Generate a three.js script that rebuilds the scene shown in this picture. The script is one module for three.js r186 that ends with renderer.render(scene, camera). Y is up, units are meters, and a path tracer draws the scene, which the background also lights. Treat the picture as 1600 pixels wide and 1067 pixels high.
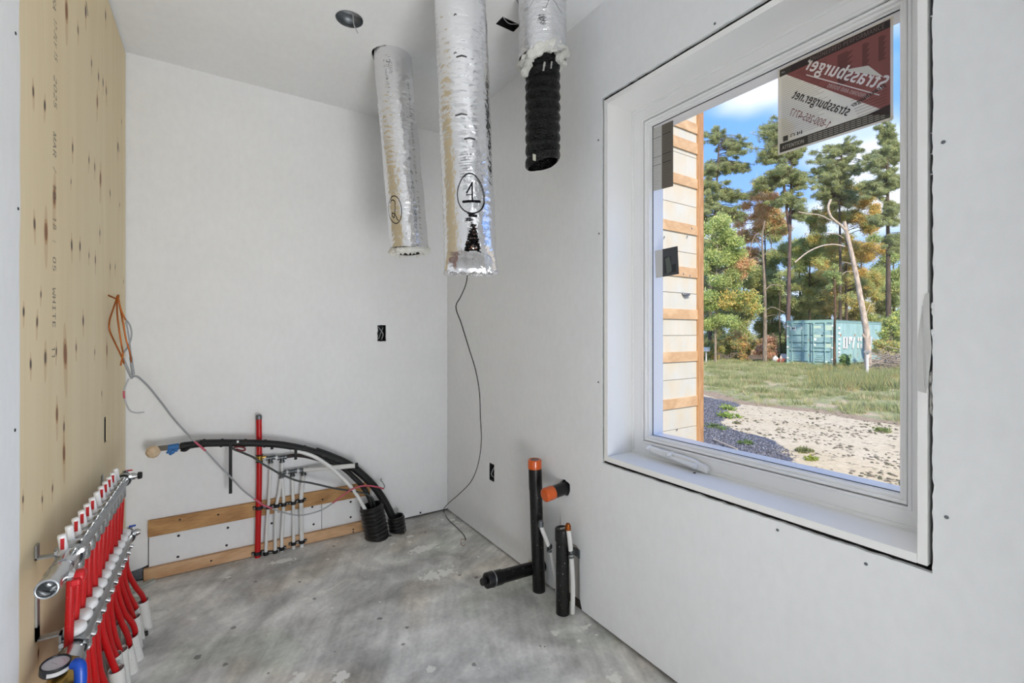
import * as THREE from 'three';
import { RoundedBoxGeometry } from 'three/addons/geometries/RoundedBoxGeometry.js';
import { mergeGeometries } from 'three/addons/utils/BufferGeometryUtils.js';
import { ImprovedNoise } from 'three/addons/math/ImprovedNoise.js';
import { RectAreaLightUniformsLib } from 'three/addons/lights/RectAreaLightUniformsLib.js';

// ---------------------------------------------------------------- camera, sky, sun, exposure
const scene = new THREE.Scene();
const F = 711, CX = 800, HY = 521, EYE = 1.19, SY = 0.5449, CY = 0.8385;   // 16 mm lens, level, eye 1.19 m above the slab
const camera = new THREE.PerspectiveCamera(2 * Math.atan(533.5 / F) * 180 / Math.PI, 1600 / 1067, 0.05, 300);
camera.position.set(0, EYE, 0);
camera.lookAt(SY, EYE, -CY);
camera.setViewOffset(1600, 1067, 0, 12.5, 1600, 1067);
scene.add(camera);

const renderer = new THREE.WebGLRenderer({ antialias: true });
renderer.toneMapping = THREE.LinearToneMapping;
renderer.toneMappingExposure = 1.4;
renderer.shadowMap.enabled = true;
RectAreaLightUniformsLib.init();

const noise = new ImprovedNoise();
const fbm = (x, y, z = 0, o = 4) => { let s = 0, a = 0.5, f = 1; for (let i = 0; i < o; i++) { s += a * noise.noise(x * f, y * f, z * f + i * 7.3); a *= 0.5; f *= 2.03; } return s; };
const PERM = new Uint8Array(512), GX = new Float32Array(256), GY = new Float32Array(256);   // quick flat noise for textures
{ let s = 99; const r = () => (s = (s * 1664525 + 1013904223) >>> 0) / 4294967296; const p = Array.from({ length: 256 }, (_, i) => i); for (let i = 255; i > 0; i--) { const j = (r() * (i + 1)) | 0; [p[i], p[j]] = [p[j], p[i]]; } for (let i = 0; i < 512; i++) PERM[i] = p[i & 255]; for (let i = 0; i < 256; i++) { const a = r() * 6.2832; GX[i] = Math.cos(a) * 1.3; GY[i] = Math.sin(a) * 1.3; } }
function n2(x, y) {
  const fx = Math.floor(x), fy = Math.floor(y), X = fx & 255, Y = fy & 255, u = x - fx, v = y - fy, a = u * u * u * (u * (u * 6 - 15) + 10), b = v * v * v * (v * (v * 6 - 15) + 10);
  const h0 = PERM[PERM[X] + Y], h1 = PERM[PERM[X + 1] + Y], h2 = PERM[PERM[X] + Y + 1], h3 = PERM[PERM[X + 1] + Y + 1];
  const q0 = GX[h0] * u + GY[h0] * v, q1 = GX[h1] * (u - 1) + GY[h1] * v, q2 = GX[h2] * u + GY[h2] * (v - 1), q3 = GX[h3] * (u - 1) + GY[h3] * (v - 1);
  const l = q0 + a * (q1 - q0); return l + b * (q2 + a * (q3 - q2) - l);
}
const f2 = (x, y, k = 0, o = 4) => { let s = 0, a = 0.5, f = 1; for (let i = 0; i < o; i++) { s += a * n2(x * f + k * 17.31 + i * 5.7, y * f + k * 9.17 + i * 11.3); a *= 0.5; f *= 2.03; } return s; };
let seed = 12345;
const rnd = () => { seed = (seed * 1664525 + 1013904223) >>> 0; return seed / 4294967296; };
const rr = (a, b) => a + (b - a) * rnd();
const gauss = () => (rnd() + rnd() + rnd() - 1.5) * 0.8;
const clamp = (x, a = 0, b = 1) => Math.min(b, Math.max(a, x));
const mix = (a, b, t) => a + (b - a) * t;
const smooth = (a, b, x) => { const t = clamp((x - a) / (b - a)); return t * t * (3 - 2 * t); };

{ // broken fair-weather cloud over a blue sky, the same all the way round
  const W = 1024, H = 512, d = new Float32Array(W * H * 4);
  for (let j = 0; j < H; j++) for (let i = 0; i < W; i++) {
    const el = (j + 0.5) / H * Math.PI - Math.PI / 2, az = (i + 0.5) / W * 2 * Math.PI - Math.PI;
    const x = Math.cos(el) * Math.cos(az), y = Math.sin(el), z = Math.cos(el) * Math.sin(az);
    const e = clamp(y);
    const t = Math.pow(e, 0.45);
    let c = [Math.max(0.03, mix(0.60, -0.05, t)), mix(0.76, 0.22, t), mix(1.0, 0.98, t)];
    const k = 1 / (Math.abs(y) + 0.30);
    const cl = 0.84 * smooth(0.0, 0.34, fbm(x * k * 1.7 + 48.98, y * 2.5 + 1.7, z * k * 1.7 + 9.2, 5) + 0.05);
    c = [mix(c[0], 0.96, cl), mix(c[1], 0.98, cl), mix(c[2], 1.02, cl)];
    if (y < 0) c = [0.30, 0.30, 0.26];
    const o = (j * W + i) * 4; d[o] = c[0]; d[o + 1] = c[1]; d[o + 2] = c[2]; d[o + 3] = 1;
  }
  const sky = new THREE.DataTexture(d, W, H, THREE.RGBAFormat, THREE.FloatType);
  sky.mapping = THREE.EquirectangularReflectionMapping; sky.magFilter = THREE.LinearFilter; sky.needsUpdate = true;
  scene.background = sky; scene.backgroundIntensity = 1;
}
const sun = new THREE.DirectionalLight(0xfff0da, 4.2);
sun.position.set(-14, 30, 22); sun.target.position.set(12, 0, -14);
sun.castShadow = true; sun.shadow.radius = 6;
Object.assign(sun.shadow.camera, { left: -40, right: 40, top: 40, bottom: -40, near: 1, far: 120 });
sun.shadow.mapSize.set(2048, 2048);
scene.add(sun, sun.target);

// added fill light behind the camera, standing in for daylight from an unseen door
const KEY = 1.5, CEIL_FILL = 12.6;
{
  const l = new THREE.RectAreaLight(0xffffff, KEY, 1.7, 1.95); l.position.set(0.35, 1.12, 3.42); l.lookAt(0.35, 1.12, -3); scene.add(l);
  // added unseen fill light, low behind the camera, turned up towards the nook's ceiling
  const f = new THREE.RectAreaLight(0xffffff, CEIL_FILL, 0.9, 0.9); f.name = 'added_ceiling_fill'; f.position.set(0.50, 0.31, 0.74); f.lookAt(0.08, 2.5, -1.0); scene.add(f);
}

// ---------------------------------------------------------------- helpers
const V = (x, y, z) => new THREE.Vector3(x, y, z);
const ray = (px, py) => { const u = (px - CX) / F, w = (HY - py) / F; return V(CY * u + SY, w, -(CY - SY * u)); };
const along = (d, t) => V(d.x * t, EYE + d.y * t, d.z * t);
const onX = (px, py, x) => { const d = ray(px, py); return along(d, x / d.x); };          // a spot on a wall x = const
const onN = (px, py, n) => { const d = ray(px, py); return along(d, n / -d.z); };         // a spot on a wall z = -n
const onY = (px, py, y = 0) => { const d = ray(px, py); return along(d, (y - EYE) / d.y); };
const atZ = (px, py, Z) => along(ray(px, py), Z);

const XR = 1.3055, NB = 2.808, XL = -0.36, YC = 2.525, GND = -0.63;
const used = new Map(), bases = new WeakMap();
const numbered = (n) => { const k = used.get(n) ?? 0; used.set(n, k + 1); return k ? n + '_' + String(k).padStart(3, '0') : n; };
function thing(name, label, category, base = [0, 0, 0], group) {
  const o = new THREE.Group(); o.name = numbered(name); o.position.set(...base); scene.add(o);
  o.userData = { label, category }; if (group) o.userData.group = group;
  bases.set(o, base); return o;
}
function struct(name, label, base = [0, 0, 0]) { const o = new THREE.Group(); o.name = name; o.position.set(...base); scene.add(o); o.userData = { kind: 'structure', label }; bases.set(o, base); return o; }
function part(parent, name, geo, mat, label) {                       // geometry in world metres, moved to the thing's own axes
  const b = bases.get(parent); geo.translate(-b[0], -b[1], -b[2]);
  const m = new THREE.Mesh(geo, mat); m.name = name; m.castShadow = m.receiveShadow = true; parent.add(m); bases.set(m, b);
  if (label) m.userData.label = label; return m;
}
function single(name, label, category, geo, mat, group) {            // a thing that is one mesh, its origin at its base
  geo.computeBoundingBox(); const bb = geo.boundingBox, c = [(bb.min.x + bb.max.x) / 2, bb.min.y, (bb.min.z + bb.max.z) / 2];
  geo.translate(-c[0], -c[1], -c[2]);
  const m = new THREE.Mesh(geo, mat); m.name = numbered(name); m.position.set(...c); m.castShadow = m.receiveShadow = true; scene.add(m);
  m.userData = { label, category }; if (group) m.userData.group = group; return m;
}
function merge(list) {
  return mergeGeometries(list.map((g) => { const h = g.index ? g.toNonIndexed() : g; for (const k of Object.keys(h.attributes)) if (!['position', 'normal', 'uv'].includes(k)) h.deleteAttribute(k); return h; }));
}
function uvm(geo, s = 1, ox = 0, oy = 0) {                            // uv in metres from the plane each face lies in
  const g = geo.index ? geo.toNonIndexed() : geo, p = g.attributes.position, n = g.attributes.normal, uv = new Float32Array(p.count * 2);
  for (let i = 0; i < p.count; i++) {
    const a = Math.abs(n.getX(i)), b = Math.abs(n.getY(i)), c = Math.abs(n.getZ(i));
    const [u, v] = b >= a && b >= c ? [p.getX(i), -p.getZ(i)] : a >= c ? [-p.getZ(i), p.getY(i)] : [p.getX(i), p.getY(i)];
    uv[2 * i] = (u + ox) * s; uv[2 * i + 1] = (v + oy) * s;
  }
  g.setAttribute('uv', new THREE.BufferAttribute(uv, 2)); return g;
}
const box = (x0, x1, y0, y1, z0, z1, r = 0) => {
  const w = Math.abs(x1 - x0), h = Math.abs(y1 - y0), d = Math.abs(z1 - z0);
  const g = r ? new RoundedBoxGeometry(w, h, d, 2, Math.min(r, w / 2.01, h / 2.01, d / 2.01)) : new THREE.BoxGeometry(w, h, d);
  return g.translate((x0 + x1) / 2, (y0 + y1) / 2, (z0 + z1) / 2);
};
const nbox = (x0, x1, y0, y1, n0, n1, r) => box(x0, x1, y0, y1, -n1, -n0, r);
function cyl(a, b, r0, r1 = r0, seg = 20, open = false) {            // cylinder from a to b
  const d = b.clone().sub(a), g = new THREE.CylinderGeometry(r1, r0, d.length(), seg, 1, open);
  g.applyQuaternion(new THREE.Quaternion().setFromUnitVectors(V(0, 1, 0), d.clone().normalize()));
  return g.translate((a.x + b.x) / 2, (a.y + b.y) / 2, (a.z + b.z) / 2);
}
function lathe(pts, at, axis = V(0, 1, 0), seg = 24) {               // pts [radius, height along the axis]
  const g = new THREE.LatheGeometry(pts.map(([r, h]) => new THREE.Vector2(Math.max(r, 1e-4), h)), seg);
  g.applyQuaternion(new THREE.Quaternion().setFromUnitVectors(V(0, 1, 0), axis.clone().normalize()));
  return g.translate(at.x, at.y, at.z);
}
function tube(pts, r, seg = 0, rad = 10, caps = true) {
  const c = new THREE.CatmullRomCurve3(pts, false, 'centripetal');
  const list = [new THREE.TubeGeometry(c, seg || Math.max(8, pts.length * 6), r, rad, false)];
  if (caps) for (const t of [0, 1]) {
    const p = c.getPoint(t), d = c.getTangent(t).multiplyScalar(t ? 1 : -1);
    const g = new THREE.SphereGeometry(r, rad, 4, 0, Math.PI * 2, 0, Math.PI / 2);
    g.scale(1, 0.3, 1).applyQuaternion(new THREE.Quaternion().setFromUnitVectors(V(0, 1, 0), d)).translate(p.x, p.y, p.z); list.push(g);
  }
  return merge(list);
}
function hexnut(a, b, r) { return cyl(a, b, r, r, 6).toNonIndexed(); }
const rectPath = (x0, x1, y0, y1) => [[x0, y0], [x1, y0], [x1, y1], [x0, y1]];
function sheet(outline, holes, depth) {
  const s = new THREE.Shape(outline.map(([x, y]) => new THREE.Vector2(x, y)));
  for (const h of holes) s.holes.push(new THREE.Path(h.map(([x, y]) => new THREE.Vector2(x, y))));
  return new THREE.ExtrudeGeometry(s, { depth, bevelEnabled: false });
}
const ragged = (pts, step, amp, k) => {                              // a hand-cut edge
  const out = []; for (let i = 0; i < pts.length; i++) {
    const a = pts[i], b = pts[(i + 1) % pts.length], L = Math.hypot(b[0] - a[0], b[1] - a[1]), m = Math.max(1, Math.round(L / step));
    for (let j = 0; j < m; j++) { const t = j / m, w = j ? amp * noise.noise(i * 9.1 + t * L * 55, k, 0.5) + amp * 0.6 * noise.noise(t * L * 160, k, i) : 0; out.push([mix(a[0], b[0], t) - (b[1] - a[1]) / L * w, mix(a[1], b[1], t) + (b[0] - a[0]) / L * w]); }
  } return out;
};

// ---------------------------------------------------------------- textures and materials
const canvas = (w, h) => { const c = document.createElement('canvas'); c.width = w; c.height = h; return c; };
function ctex(c, srgb = true) { const t = new THREE.CanvasTexture(c); if (srgb) t.colorSpace = THREE.SRGBColorSpace; t.wrapS = t.wrapT = THREE.MirroredRepeatWrapping; t.magFilter = THREE.LinearFilter; return t; }
function gen(w, h, fn, srgb = true) {                                 // fn(u, v, i, j) -> [r, g, b] in 0..255
  const d = new Uint8Array(w * h * 4);
  for (let j = 0; j < h; j++) for (let i = 0; i < w; i++) { const c = fn(i / w, j / h, i, j), o = (j * w + i) * 4; d[o] = clamp(c[0], 0, 255); d[o + 1] = clamp(c[1], 0, 255); d[o + 2] = clamp(c[2], 0, 255); d[o + 3] = 255; }
  const t = new THREE.DataTexture(d, w, h); if (srgb) t.colorSpace = THREE.SRGBColorSpace;
  t.wrapS = t.wrapT = THREE.MirroredRepeatWrapping; t.magFilter = THREE.LinearFilter; t.needsUpdate = true; return t;
}
const std = (color, roughness = 0.6, more = {}) => new THREE.MeshStandardMaterial({ color, roughness, metalness: 0, ...more });
const grainTex = gen(512, 512, (u, v) => { const n = 128 + 70 * f2(u * 60, v * 60, 1, 3) + 50 * f2(u * 9, v * 9, 4, 3); return [n, n, n]; }, false);
const drywallTex = gen(1024, 1024, (u, v) => { const n = 240 + 4 * f2(u * 5, v * 5, 2, 4) + 4 * f2(u * 40, v * 22, 5, 2); return [n - 2.5, n - 1, n]; });
const M = {
  drywall: std(0xffffff, 0.9, { map: drywallTex, bumpMap: grainTex, bumpScale: 0.0006 }),
  paper: std(0xc9c6bf, 0.95),
  white: std(0xf5f5f3, 0.42),
  vinyl: new THREE.MeshPhysicalMaterial({ color: 0xf4f4f3, roughness: 0.32, clearcoat: 0.15, clearcoatRoughness: 0.3 }),
  dark: std(0x17181a, 0.7),
  cavity: std(0x3a332b, 0.95),
  abs: std(0x08080a, 0.34),
  rubber: std(0x101114, 0.6),
  foam: std(0x0b0c0e, 0.62, { bumpMap: grainTex, bumpScale: 0.002 }),
  corr: std(0x0d0e10, 0.32),
  red: std(0xc00c12, 0.36),
  pex: std(0xdfe0de, 0.35),
  pvc: std(0xdcdcda, 0.45),
  chrome: std(0xc4c6c8, 0.24, { metalness: 1 }),
  zinc: std(0xa9adb0, 0.36, { metalness: 0.9 }),
  fitting: std(0x55585a, 0.34, { metalness: 0.8 }),
  steelgrey: std(0x6f7478, 0.4, { metalness: 0.7 }),
  copper: std(0xa35b28, 0.34, { metalness: 0.85 }),
  brass: std(0xb08d46, 0.32, { metalness: 0.9 }),
  orange: new THREE.MeshPhysicalMaterial({ color: 0xd45a12, roughness: 0.28, clearcoat: 0.5 }),
  blue: std(0x0b47b0, 0.35), redlever: std(0xc1121a, 0.35),
  wirewhite: std(0xb9babd, 0.45), wirepink: std(0xc05468, 0.45), wiregrey: std(0x9da0a3, 0.45),
  glasswool: std(0xe4e3dc, 1.0, { bumpMap: grainTex, bumpScale: 0.006 }),
  capwhite: new THREE.MeshPhysicalMaterial({ color: 0xeeeeee, roughness: 0.35, clearcoat: 0.2 }),
  clearish: new THREE.MeshPhysicalMaterial({ color: 0xf4f4f4, roughness: 0.3 }),
};
for (const m of [M.pvc]) m.map = gen(256, 256, (u, v) => { const s = f2(u * 40, v * 40, 9, 3) > 0.43 ? 140 : 255; return [s, s, s * 0.99]; });
M.foamSpeck = M.abs.clone(); M.foamSpeck.map = gen(512, 512, (u, v) => { const s = f2(u * 46, v * 46, 3, 2) > 0.37 ? 255 : 9 + 16 * Math.max(0, f2(u * 8, v * 8, 12, 3)); return [s, s, s]; }); M.foamSpeck.color.set(0xcfcfcf); M.foamSpeck.roughness = 0.3;
M.redSpeck = M.red.clone(); M.redSpeck.map = gen(512, 512, (u, v) => f2(u * 70, v * 70, 21, 2) > 0.4 ? [232, 200, 196] : [182, 10, 16]); M.redSpeck.color.set(0xffffff);
M.corrSpeck = M.corr.clone(); M.corrSpeck.map = gen(512, 512, (u, v) => { const s = f2(u * 60, v * 40, 33, 2) > 0.52 - 0.22 * smooth(0.3, 0, v) ? 170 : 30; return [s, s, s]; }); M.corrSpeck.color.set(0xffffff);

function woodTex(base, dark, o = {}) {                               // grain runs along u
  const { w = 1024, h = 256, ring = 9, k = 0 } = o;
  return gen(w, h, (u, v) => {
    const warp = f2(u * 2.2, v * 3, k, 3) * 0.5, g = Math.sin((v * ring + warp * 3.5 + f2(u * 1.1, v * 2, k + 9, 2)) * 6.28);
    const f = f2(u * 14, v * 130, k + 3, 3);
    const t = clamp(0.32 + 0.22 * g + 0.55 * f + 0.35 * f2(u * 3, v * 4, k + 5, 3));
    return [mix(base[0], dark[0], t), mix(base[1], dark[1], t), mix(base[2], dark[2], t)];
  });
}

// ================================================================ the room
// ---- floor: bare trowelled concrete with dried joint compound
const floorTex = (() => {
  const N = 1700, S = 4, ox = 1.5, spots = [];
  const P = (px, py, r, q = 1) => { const p = onY(px, py); spots.push([p.x + ox, -p.z, r, q]); };
  [[662, 857, 0.040, 2.2], [677, 899, 0.045, 1.6], [694, 895, 0.04, 1.5], [640, 847, .012], [672, 1046, .02], [531, 1058, .03], [303, 966, .016], [357, 902, .014], [500, 926, .016], [440, 877, .026, 2.4], [459, 874, .015], [867, 989, .017], [961, 1060, .03], [915, 981, .014, 2], [707, 812, .02], [714, 816, .014], [690, 812, .012], [736, 836, .009], [466, 1060, .03], [640, 838, .012, 2], [612, 850, .014], [905, 1002, .012], [512, 874, .008], [560, 880, .007], [747, 870, .008], [780, 873, .006]].forEach((a) => P(...a));
  for (let i = 0; i < 46; i++) spots.push([ox + rr(-0.3, 1.28), rr(0.7, 2.75), 0.003 + 0.007 * rnd() * rnd(), 1]);
  const dark = []; for (let i = 0; i < 34; i++) dark.push([ox + rr(-0.25, 1.25), rr(0.8, 2.7), rr(0.003, 0.012)]);
  const cell = new Map(), put = (s, k) => { const R = 2 * s[2] * (s[3] ?? 1); for (let i = Math.floor((s[0] - R) * 10); i <= (s[0] + R) * 10; i++) for (let j = Math.floor((s[1] - R) * 10); j <= (s[1] + R) * 10; j++) { const q = i * 1000 + j; if (!cell.has(q)) cell.set(q, [[], []]); cell.get(q)[k].push(s); } };
  spots.forEach((s) => put(s, 0)); dark.forEach((s) => put(s, 1)); const none = [[], []];
  return gen(N, N, (u, v) => {
    const x = u * S, n = v * S;
    const big = f2(x * 1.3, n * 1.3, 3, 4), swirl = f2(x * 3 + 2 * f2(x * 2, n * 2, 8, 2), n * 3 + 2 * f2(x * 2, n * 2, 11, 2), 5, 5);
    const fine = f2(x * 60, n * 60, 2, 3), tro = f2((x + n * 0.7) * 3, (n - x * 0.6) * 28, 7, 4), tro2 = f2((x - n * 0.5) * 26, (n + x * 0.4) * 2.6, 17, 4);
    const tw = smooth(-0.15, 0.25, f2(x * 1.8, n * 1.8, 31, 3));
    let l = 214 + 24 * big + 74 * swirl + 18 * fine + 30 * (tro * tw + tro2 * (1 - tw));
    l += 46 * f2(x * 9 + 3 * f2(x * 3, n * 3, 81, 2), n * 9, 83, 6);
    const pit = f2(x * 90, n * 90, 41, 2); if (pit > 0.40) l -= 34;
    l -= 24 * smooth(0.08, 0.36, f2(x * 2.3, n * 2.3, 51, 4));
    let c = [l, l, l * 0.985];
    const tan = smooth(0.05, 0.3, f2(x * 2.2, n * 2.2, 77, 3)); c[0] += 5 * tan; c[2] -= 6 * tan;
    const gr = smooth(0.1, 0.35, f2(x * 1.6, n * 1.6, 91, 3)); c[0] -= 7 * gr; c[1] -= 2 * gr; c[2] -= 8 * gr;
    const here = cell.get(Math.floor(u * S * 10) * 1000 + Math.floor(v * S * 10)) ?? none; for (const [sx, sn, r, q] of here[0]) { const dx = (x - sx) / q, dn = n - sn; if (Math.abs(dx) < 2 * r && Math.abs(dn) < 2 * r) { const d = Math.hypot(dx, dn) / r + 1.5 * f2(x * 44, n * 44, 61, 3) - 0.1; const t = smooth(0.9, 0.62, d) * 0.85; c = [mix(c[0], 252, t), mix(c[1], 252, t), mix(c[2], 247, t)]; } }
    for (const [sx, sn, r] of here[1]) { const dx = x - sx, dn = n - sn; if (Math.abs(dx) < 2 * r && Math.abs(dn) < 2 * r) { const t = smooth(1, 0.7, Math.hypot(dx, dn) / r + 1.5 * f2(x * 40, n * 40, 71, 2)) * 0.55; c = c.map((q) => q * (1 - 0.6 * t)); } }
    return c;
  });
})();
floorTex.flipY = false;
const floor = new THREE.Mesh(uvm(box(-2.75, 1.56, -0.25, 0, -2.96, 3.65), 0.25, 1.5, 0), std(0xffffff, 0.62, { map: floorTex, bumpMap: grainTex, bumpScale: 0.003 }));
floor.name = 'floor'; floor.userData = { kind: 'structure', label: 'bare grey trowelled concrete slab with dried white splashes' }; floor.receiveShadow = floor.castShadow = true; scene.add(floor);
const foundation = new THREE.Mesh(box(-2.7, 1.5, -0.9, -0.25, -2.9, 3.6), std(0x8d8d8a, 0.9)); foundation.name = 'foundation'; foundation.userData = { kind: 'structure' }; scene.add(foundation);

// ---- ceiling with the openings cut for ducts and boxes
const D1T = atZ(715.5, -54, 1.65), D2T = atZ(612, 90, 2.2), D3T = atZ(847, -6, 1.8);
const octo = atZ(546, 30, F * (YC - EYE) / (HY - 30)), rectc = atZ(794, 38.5, F * (YC - EYE) / (HY - 38.5));
const ringPts = (x, n, r, k = 28, wob = 0) => Array.from({ length: k }, (_, i) => { const a = -i / k * Math.PI * 2, q = r * (1 + wob * noise.noise(i * 0.9, x * 9, n)); return [x + q * Math.cos(a), n + q * Math.sin(a)]; });
const turned = (x, n, w, h, a) => [[-w, -h], [-w, h], [w, h], [w, -h]].map(([p, q]) => [x + p * Math.cos(a) - q * Math.sin(a), n + p * Math.sin(a) + q * Math.cos(a)]);
const ceil = sheet([[-2.75, -3.65], [1.56, -3.65], [1.56, 2.96], [-2.75, 2.96]], [
  ringPts(D1T.x, -D1T.z, 0.104), ringPts(D2T.x, -D2T.z, 0.093, 36, 0.03), ringPts(D3T.x, -D3T.z, 0.104), ringPts(octo.x, -octo.z, 0.056, 24, 0.04), turned(rectc.x, -rectc.z, 0.047, 0.028, 0.02),
], 0.016);
const ceiling = struct('ceiling', 'white painted drywall ceiling with cut openings');
part(ceiling, 'ceiling_drywall', uvm(ceil.rotateX(-Math.PI / 2).translate(0, YC, 0)), M.drywall);
part(ceiling, 'joist_deck', box(-2.75, 1.56, 2.80, 2.98, -2.96, 3.65), M.cavity);

// ---- right wall: drywall with the window opening, an outlet cut-out, a pipe hole and a broken-out notch at the floor
const boxR = [onX(764, 757, XR), onX(773, 725, XR)].map((p) => [-p.z, p.y]);
const oR = [[boxR[0][0] - 0.058, 0.355], [boxR[0][0], 0.455]];
const stub = onX(882.7, 761.7, XR);
const WN0 = 0.331, WN1 = 1.341, WY0 = 0.668, WY1 = 2.138;
const rightOutline = [[-3.65, 0.008], [1.462, 0.012], [1.476, 0.05], [1.478, 0.262], [1.50, 0.274], [1.585, 0.270], [1.603, 0.32], [1.609, 0.376], [1.614, 0.30], [1.612, 0.19], [1.60, 0.12], [1.622, 0.045], [1.655, 0.012], [NB, 0.010], [NB, YC], [-3.65, YC]];
const rightHoles = [ragged(rectPath(WN0, WN1, WY0, WY1), 0.012, 0.0028, 3), ragged(rectPath(oR[0][0], oR[1][0], oR[0][1], oR[1][1]), 0.01, 0.002, 8), ringPts(-stub.z, stub.y, 0.036, 20, 0.22)];
const wallR = struct('wall_right', 'white drywall wall with the window, its cut edges raw');
part(wallR, 'drywall', uvm(sheet(rightOutline, rightHoles, 0.0127).rotateY(Math.PI / 2).translate(XR, 0, 0)), M.drywall);
const grow = (h, d) => { const x = h.map((p) => p[0]), y = h.map((p) => p[1]); return rectPath(Math.min(...x) - d, Math.max(...x) + d, Math.min(...y) - d, Math.max(...y) + d); };
part(wallR, 'stud_wall', uvm(sheet([[-3.65, 0], [2.96, 0], [2.96, 2.8], [-3.65, 2.8]], [rectPath(WN0 - 0.004, WN1 + 0.003, WY0 - 0.006, WY1 + 0.006), grow(rightHoles[1], 0.004), grow(rightHoles[2], 0.01), rectPath(1.44, 1.66, 0.03, 0.36)], 0.2).rotateY(Math.PI / 2).translate(XR + 0.0127, 0, 0)), M.cavity);
part(wallR, 'sheathing', sheet([[-3.65, -0.3], [2.96, -0.3], [2.96, 2.98], [-3.65, 2.98]], [rectPath(WN0, WN1, WY0, WY1)], 0.03).rotateY(Math.PI / 2).translate(XR + 0.2127, 0, 0), std(0xd8d2b0, 0.8));
part(wallR, 'notch_blocking', uvm(nbox(XR + 0.022, XR + 0.04, 0.02, 0.40, 1.42, 1.68)), std(0xc6c5c0, 0.9));
function screw(x, y, n, axis, r = 0.0042) {                          // a driven screw: countersunk rim, dark head with a slot
  return lathe([[r * 1.15, -0.0005], [r * 1.05, 0.0012], [r * 0.75, 0.0013], [r * 0.4, 0.0008], [0, 0.0008]], V(x, y, -n), axis, 12);
}
for (const [px, py] of [[935, 219], [936, 365], [935, 597], [1474, 222], [1479, 808], [1353, 881], [1215, 828], [1117, 37], [967, 147]]) { const p = onX(px, py, XR); part(wallR, 'screw', screw(p.x, p.y, -p.z, V(-1, 0, 0), 0.0036), M.steelgrey); }

// ---- back wall: drywall with an outlet cut-out, and two patch panels let in behind the strapping
const ob = onN(596.5, 520.5, NB), bx0 = ob.x - 0.026, bx1 = ob.x + 0.026, by0 = ob.y - 0.052, by1 = ob.y + 0.050;
const PX0 = -0.278, PX1 = 0.512, PX2 = 0.80, PY1 = 0.275;
const wallB = struct('wall_back', 'white drywall wall behind the pipes');
part(wallB, 'drywall', uvm(sheet(ragged([[-0.37, 0.012], [-0.345, 0.055], [-0.30, 0.062], [PX0, 0.07], [PX0, PY1], [PX2, PY1], [PX2, 0.012], [XR, 0.012], [XR, YC], [-0.37, YC]], 0.03, 0.0012, 5), [ragged(rectPath(bx0, bx1, by0, by1), 0.009, 0.004, 4)], 0.0127).translate(0, 0, -NB - 0.0127)), M.drywall);
part(wallB, 'patch_panel', uvm(nbox(PX0 + 0.004, PX1 - 0.0015, 0.012, PY1 - 0.003, NB - 0.001, NB + 0.0127, 0.001)), M.drywall);
part(wallB, 'patch_panel', uvm(nbox(PX1 + 0.0015, PX2 - 0.003, 0.012, PY1 - 0.003, NB, NB + 0.0127, 0.001)), M.drywall);
part(wallB, 'stud_wall', uvm(sheet([[-0.6, 0], [1.56, 0], [1.56, 2.8], [-0.6, 2.8]], [rectPath(bx0 - 0.006, bx1 + 0.006, by0 - 0.006, by1 + 0.006)], 0.13).translate(0, 0, -NB - 0.143)), std(0x4c4a4a, 0.9));
for (const [px, py] of [[279, 837], [278, 870], [356, 824.5], [354, 852], [424.5, 817.5], [488, 792], [490, 819], [548, 784], [548, 808], [657, 801]]) { const p = onN(px, py, NB - 0.001); part(wallB, 'screw', screw(p.x, p.y, -p.z, V(0, 0, 1), 0.0055), M.dark); }

// ---- left wall: plywood backing inside the nook, drywall nearer the camera
const wallL = struct('wall_left', 'white drywall at the near end of the plywood');
const ply0 = 1.412, plyEdge = []; for (let i = 0; i <= 60; i++) plyEdge.push([ply0 + 0.012 * noise.noise(i * 0.21, 2, 1) + 0.004 * noise.noise(i * 0.9, 7, 1) - 0.012 * smooth(0.9, 0.2, i / 60 * YC), i / 60 * YC]);
part(wallL, 'drywall', uvm(sheet([[0.9, 0], ...plyEdge, [0.9, YC]], [], 0.0125).rotateY(Math.PI / 2).translate(XL - 0.0105, 0, 0)), M.drywall);
part(struct('partition_core', 'stud partition behind the plywood'), 'stud_wall', nbox(-0.49, XL - 0.013, 0, YC + 0.2, 0.9, NB + 0.1), M.cavity);
part(wallL, 'drywall_return', uvm(nbox(-0.50, XL + 0.002, 0, YC, 0.888, 0.9)), M.drywall);
for (const [px, py] of [[28, 326], [24, 52], [23, 672]]) { const p = onX(px, py, XL + 0.002); part(wallL, 'screw', screw(p.x, p.y, -p.z, V(1, 0, 0), 0.0032), M.dark); }

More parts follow.
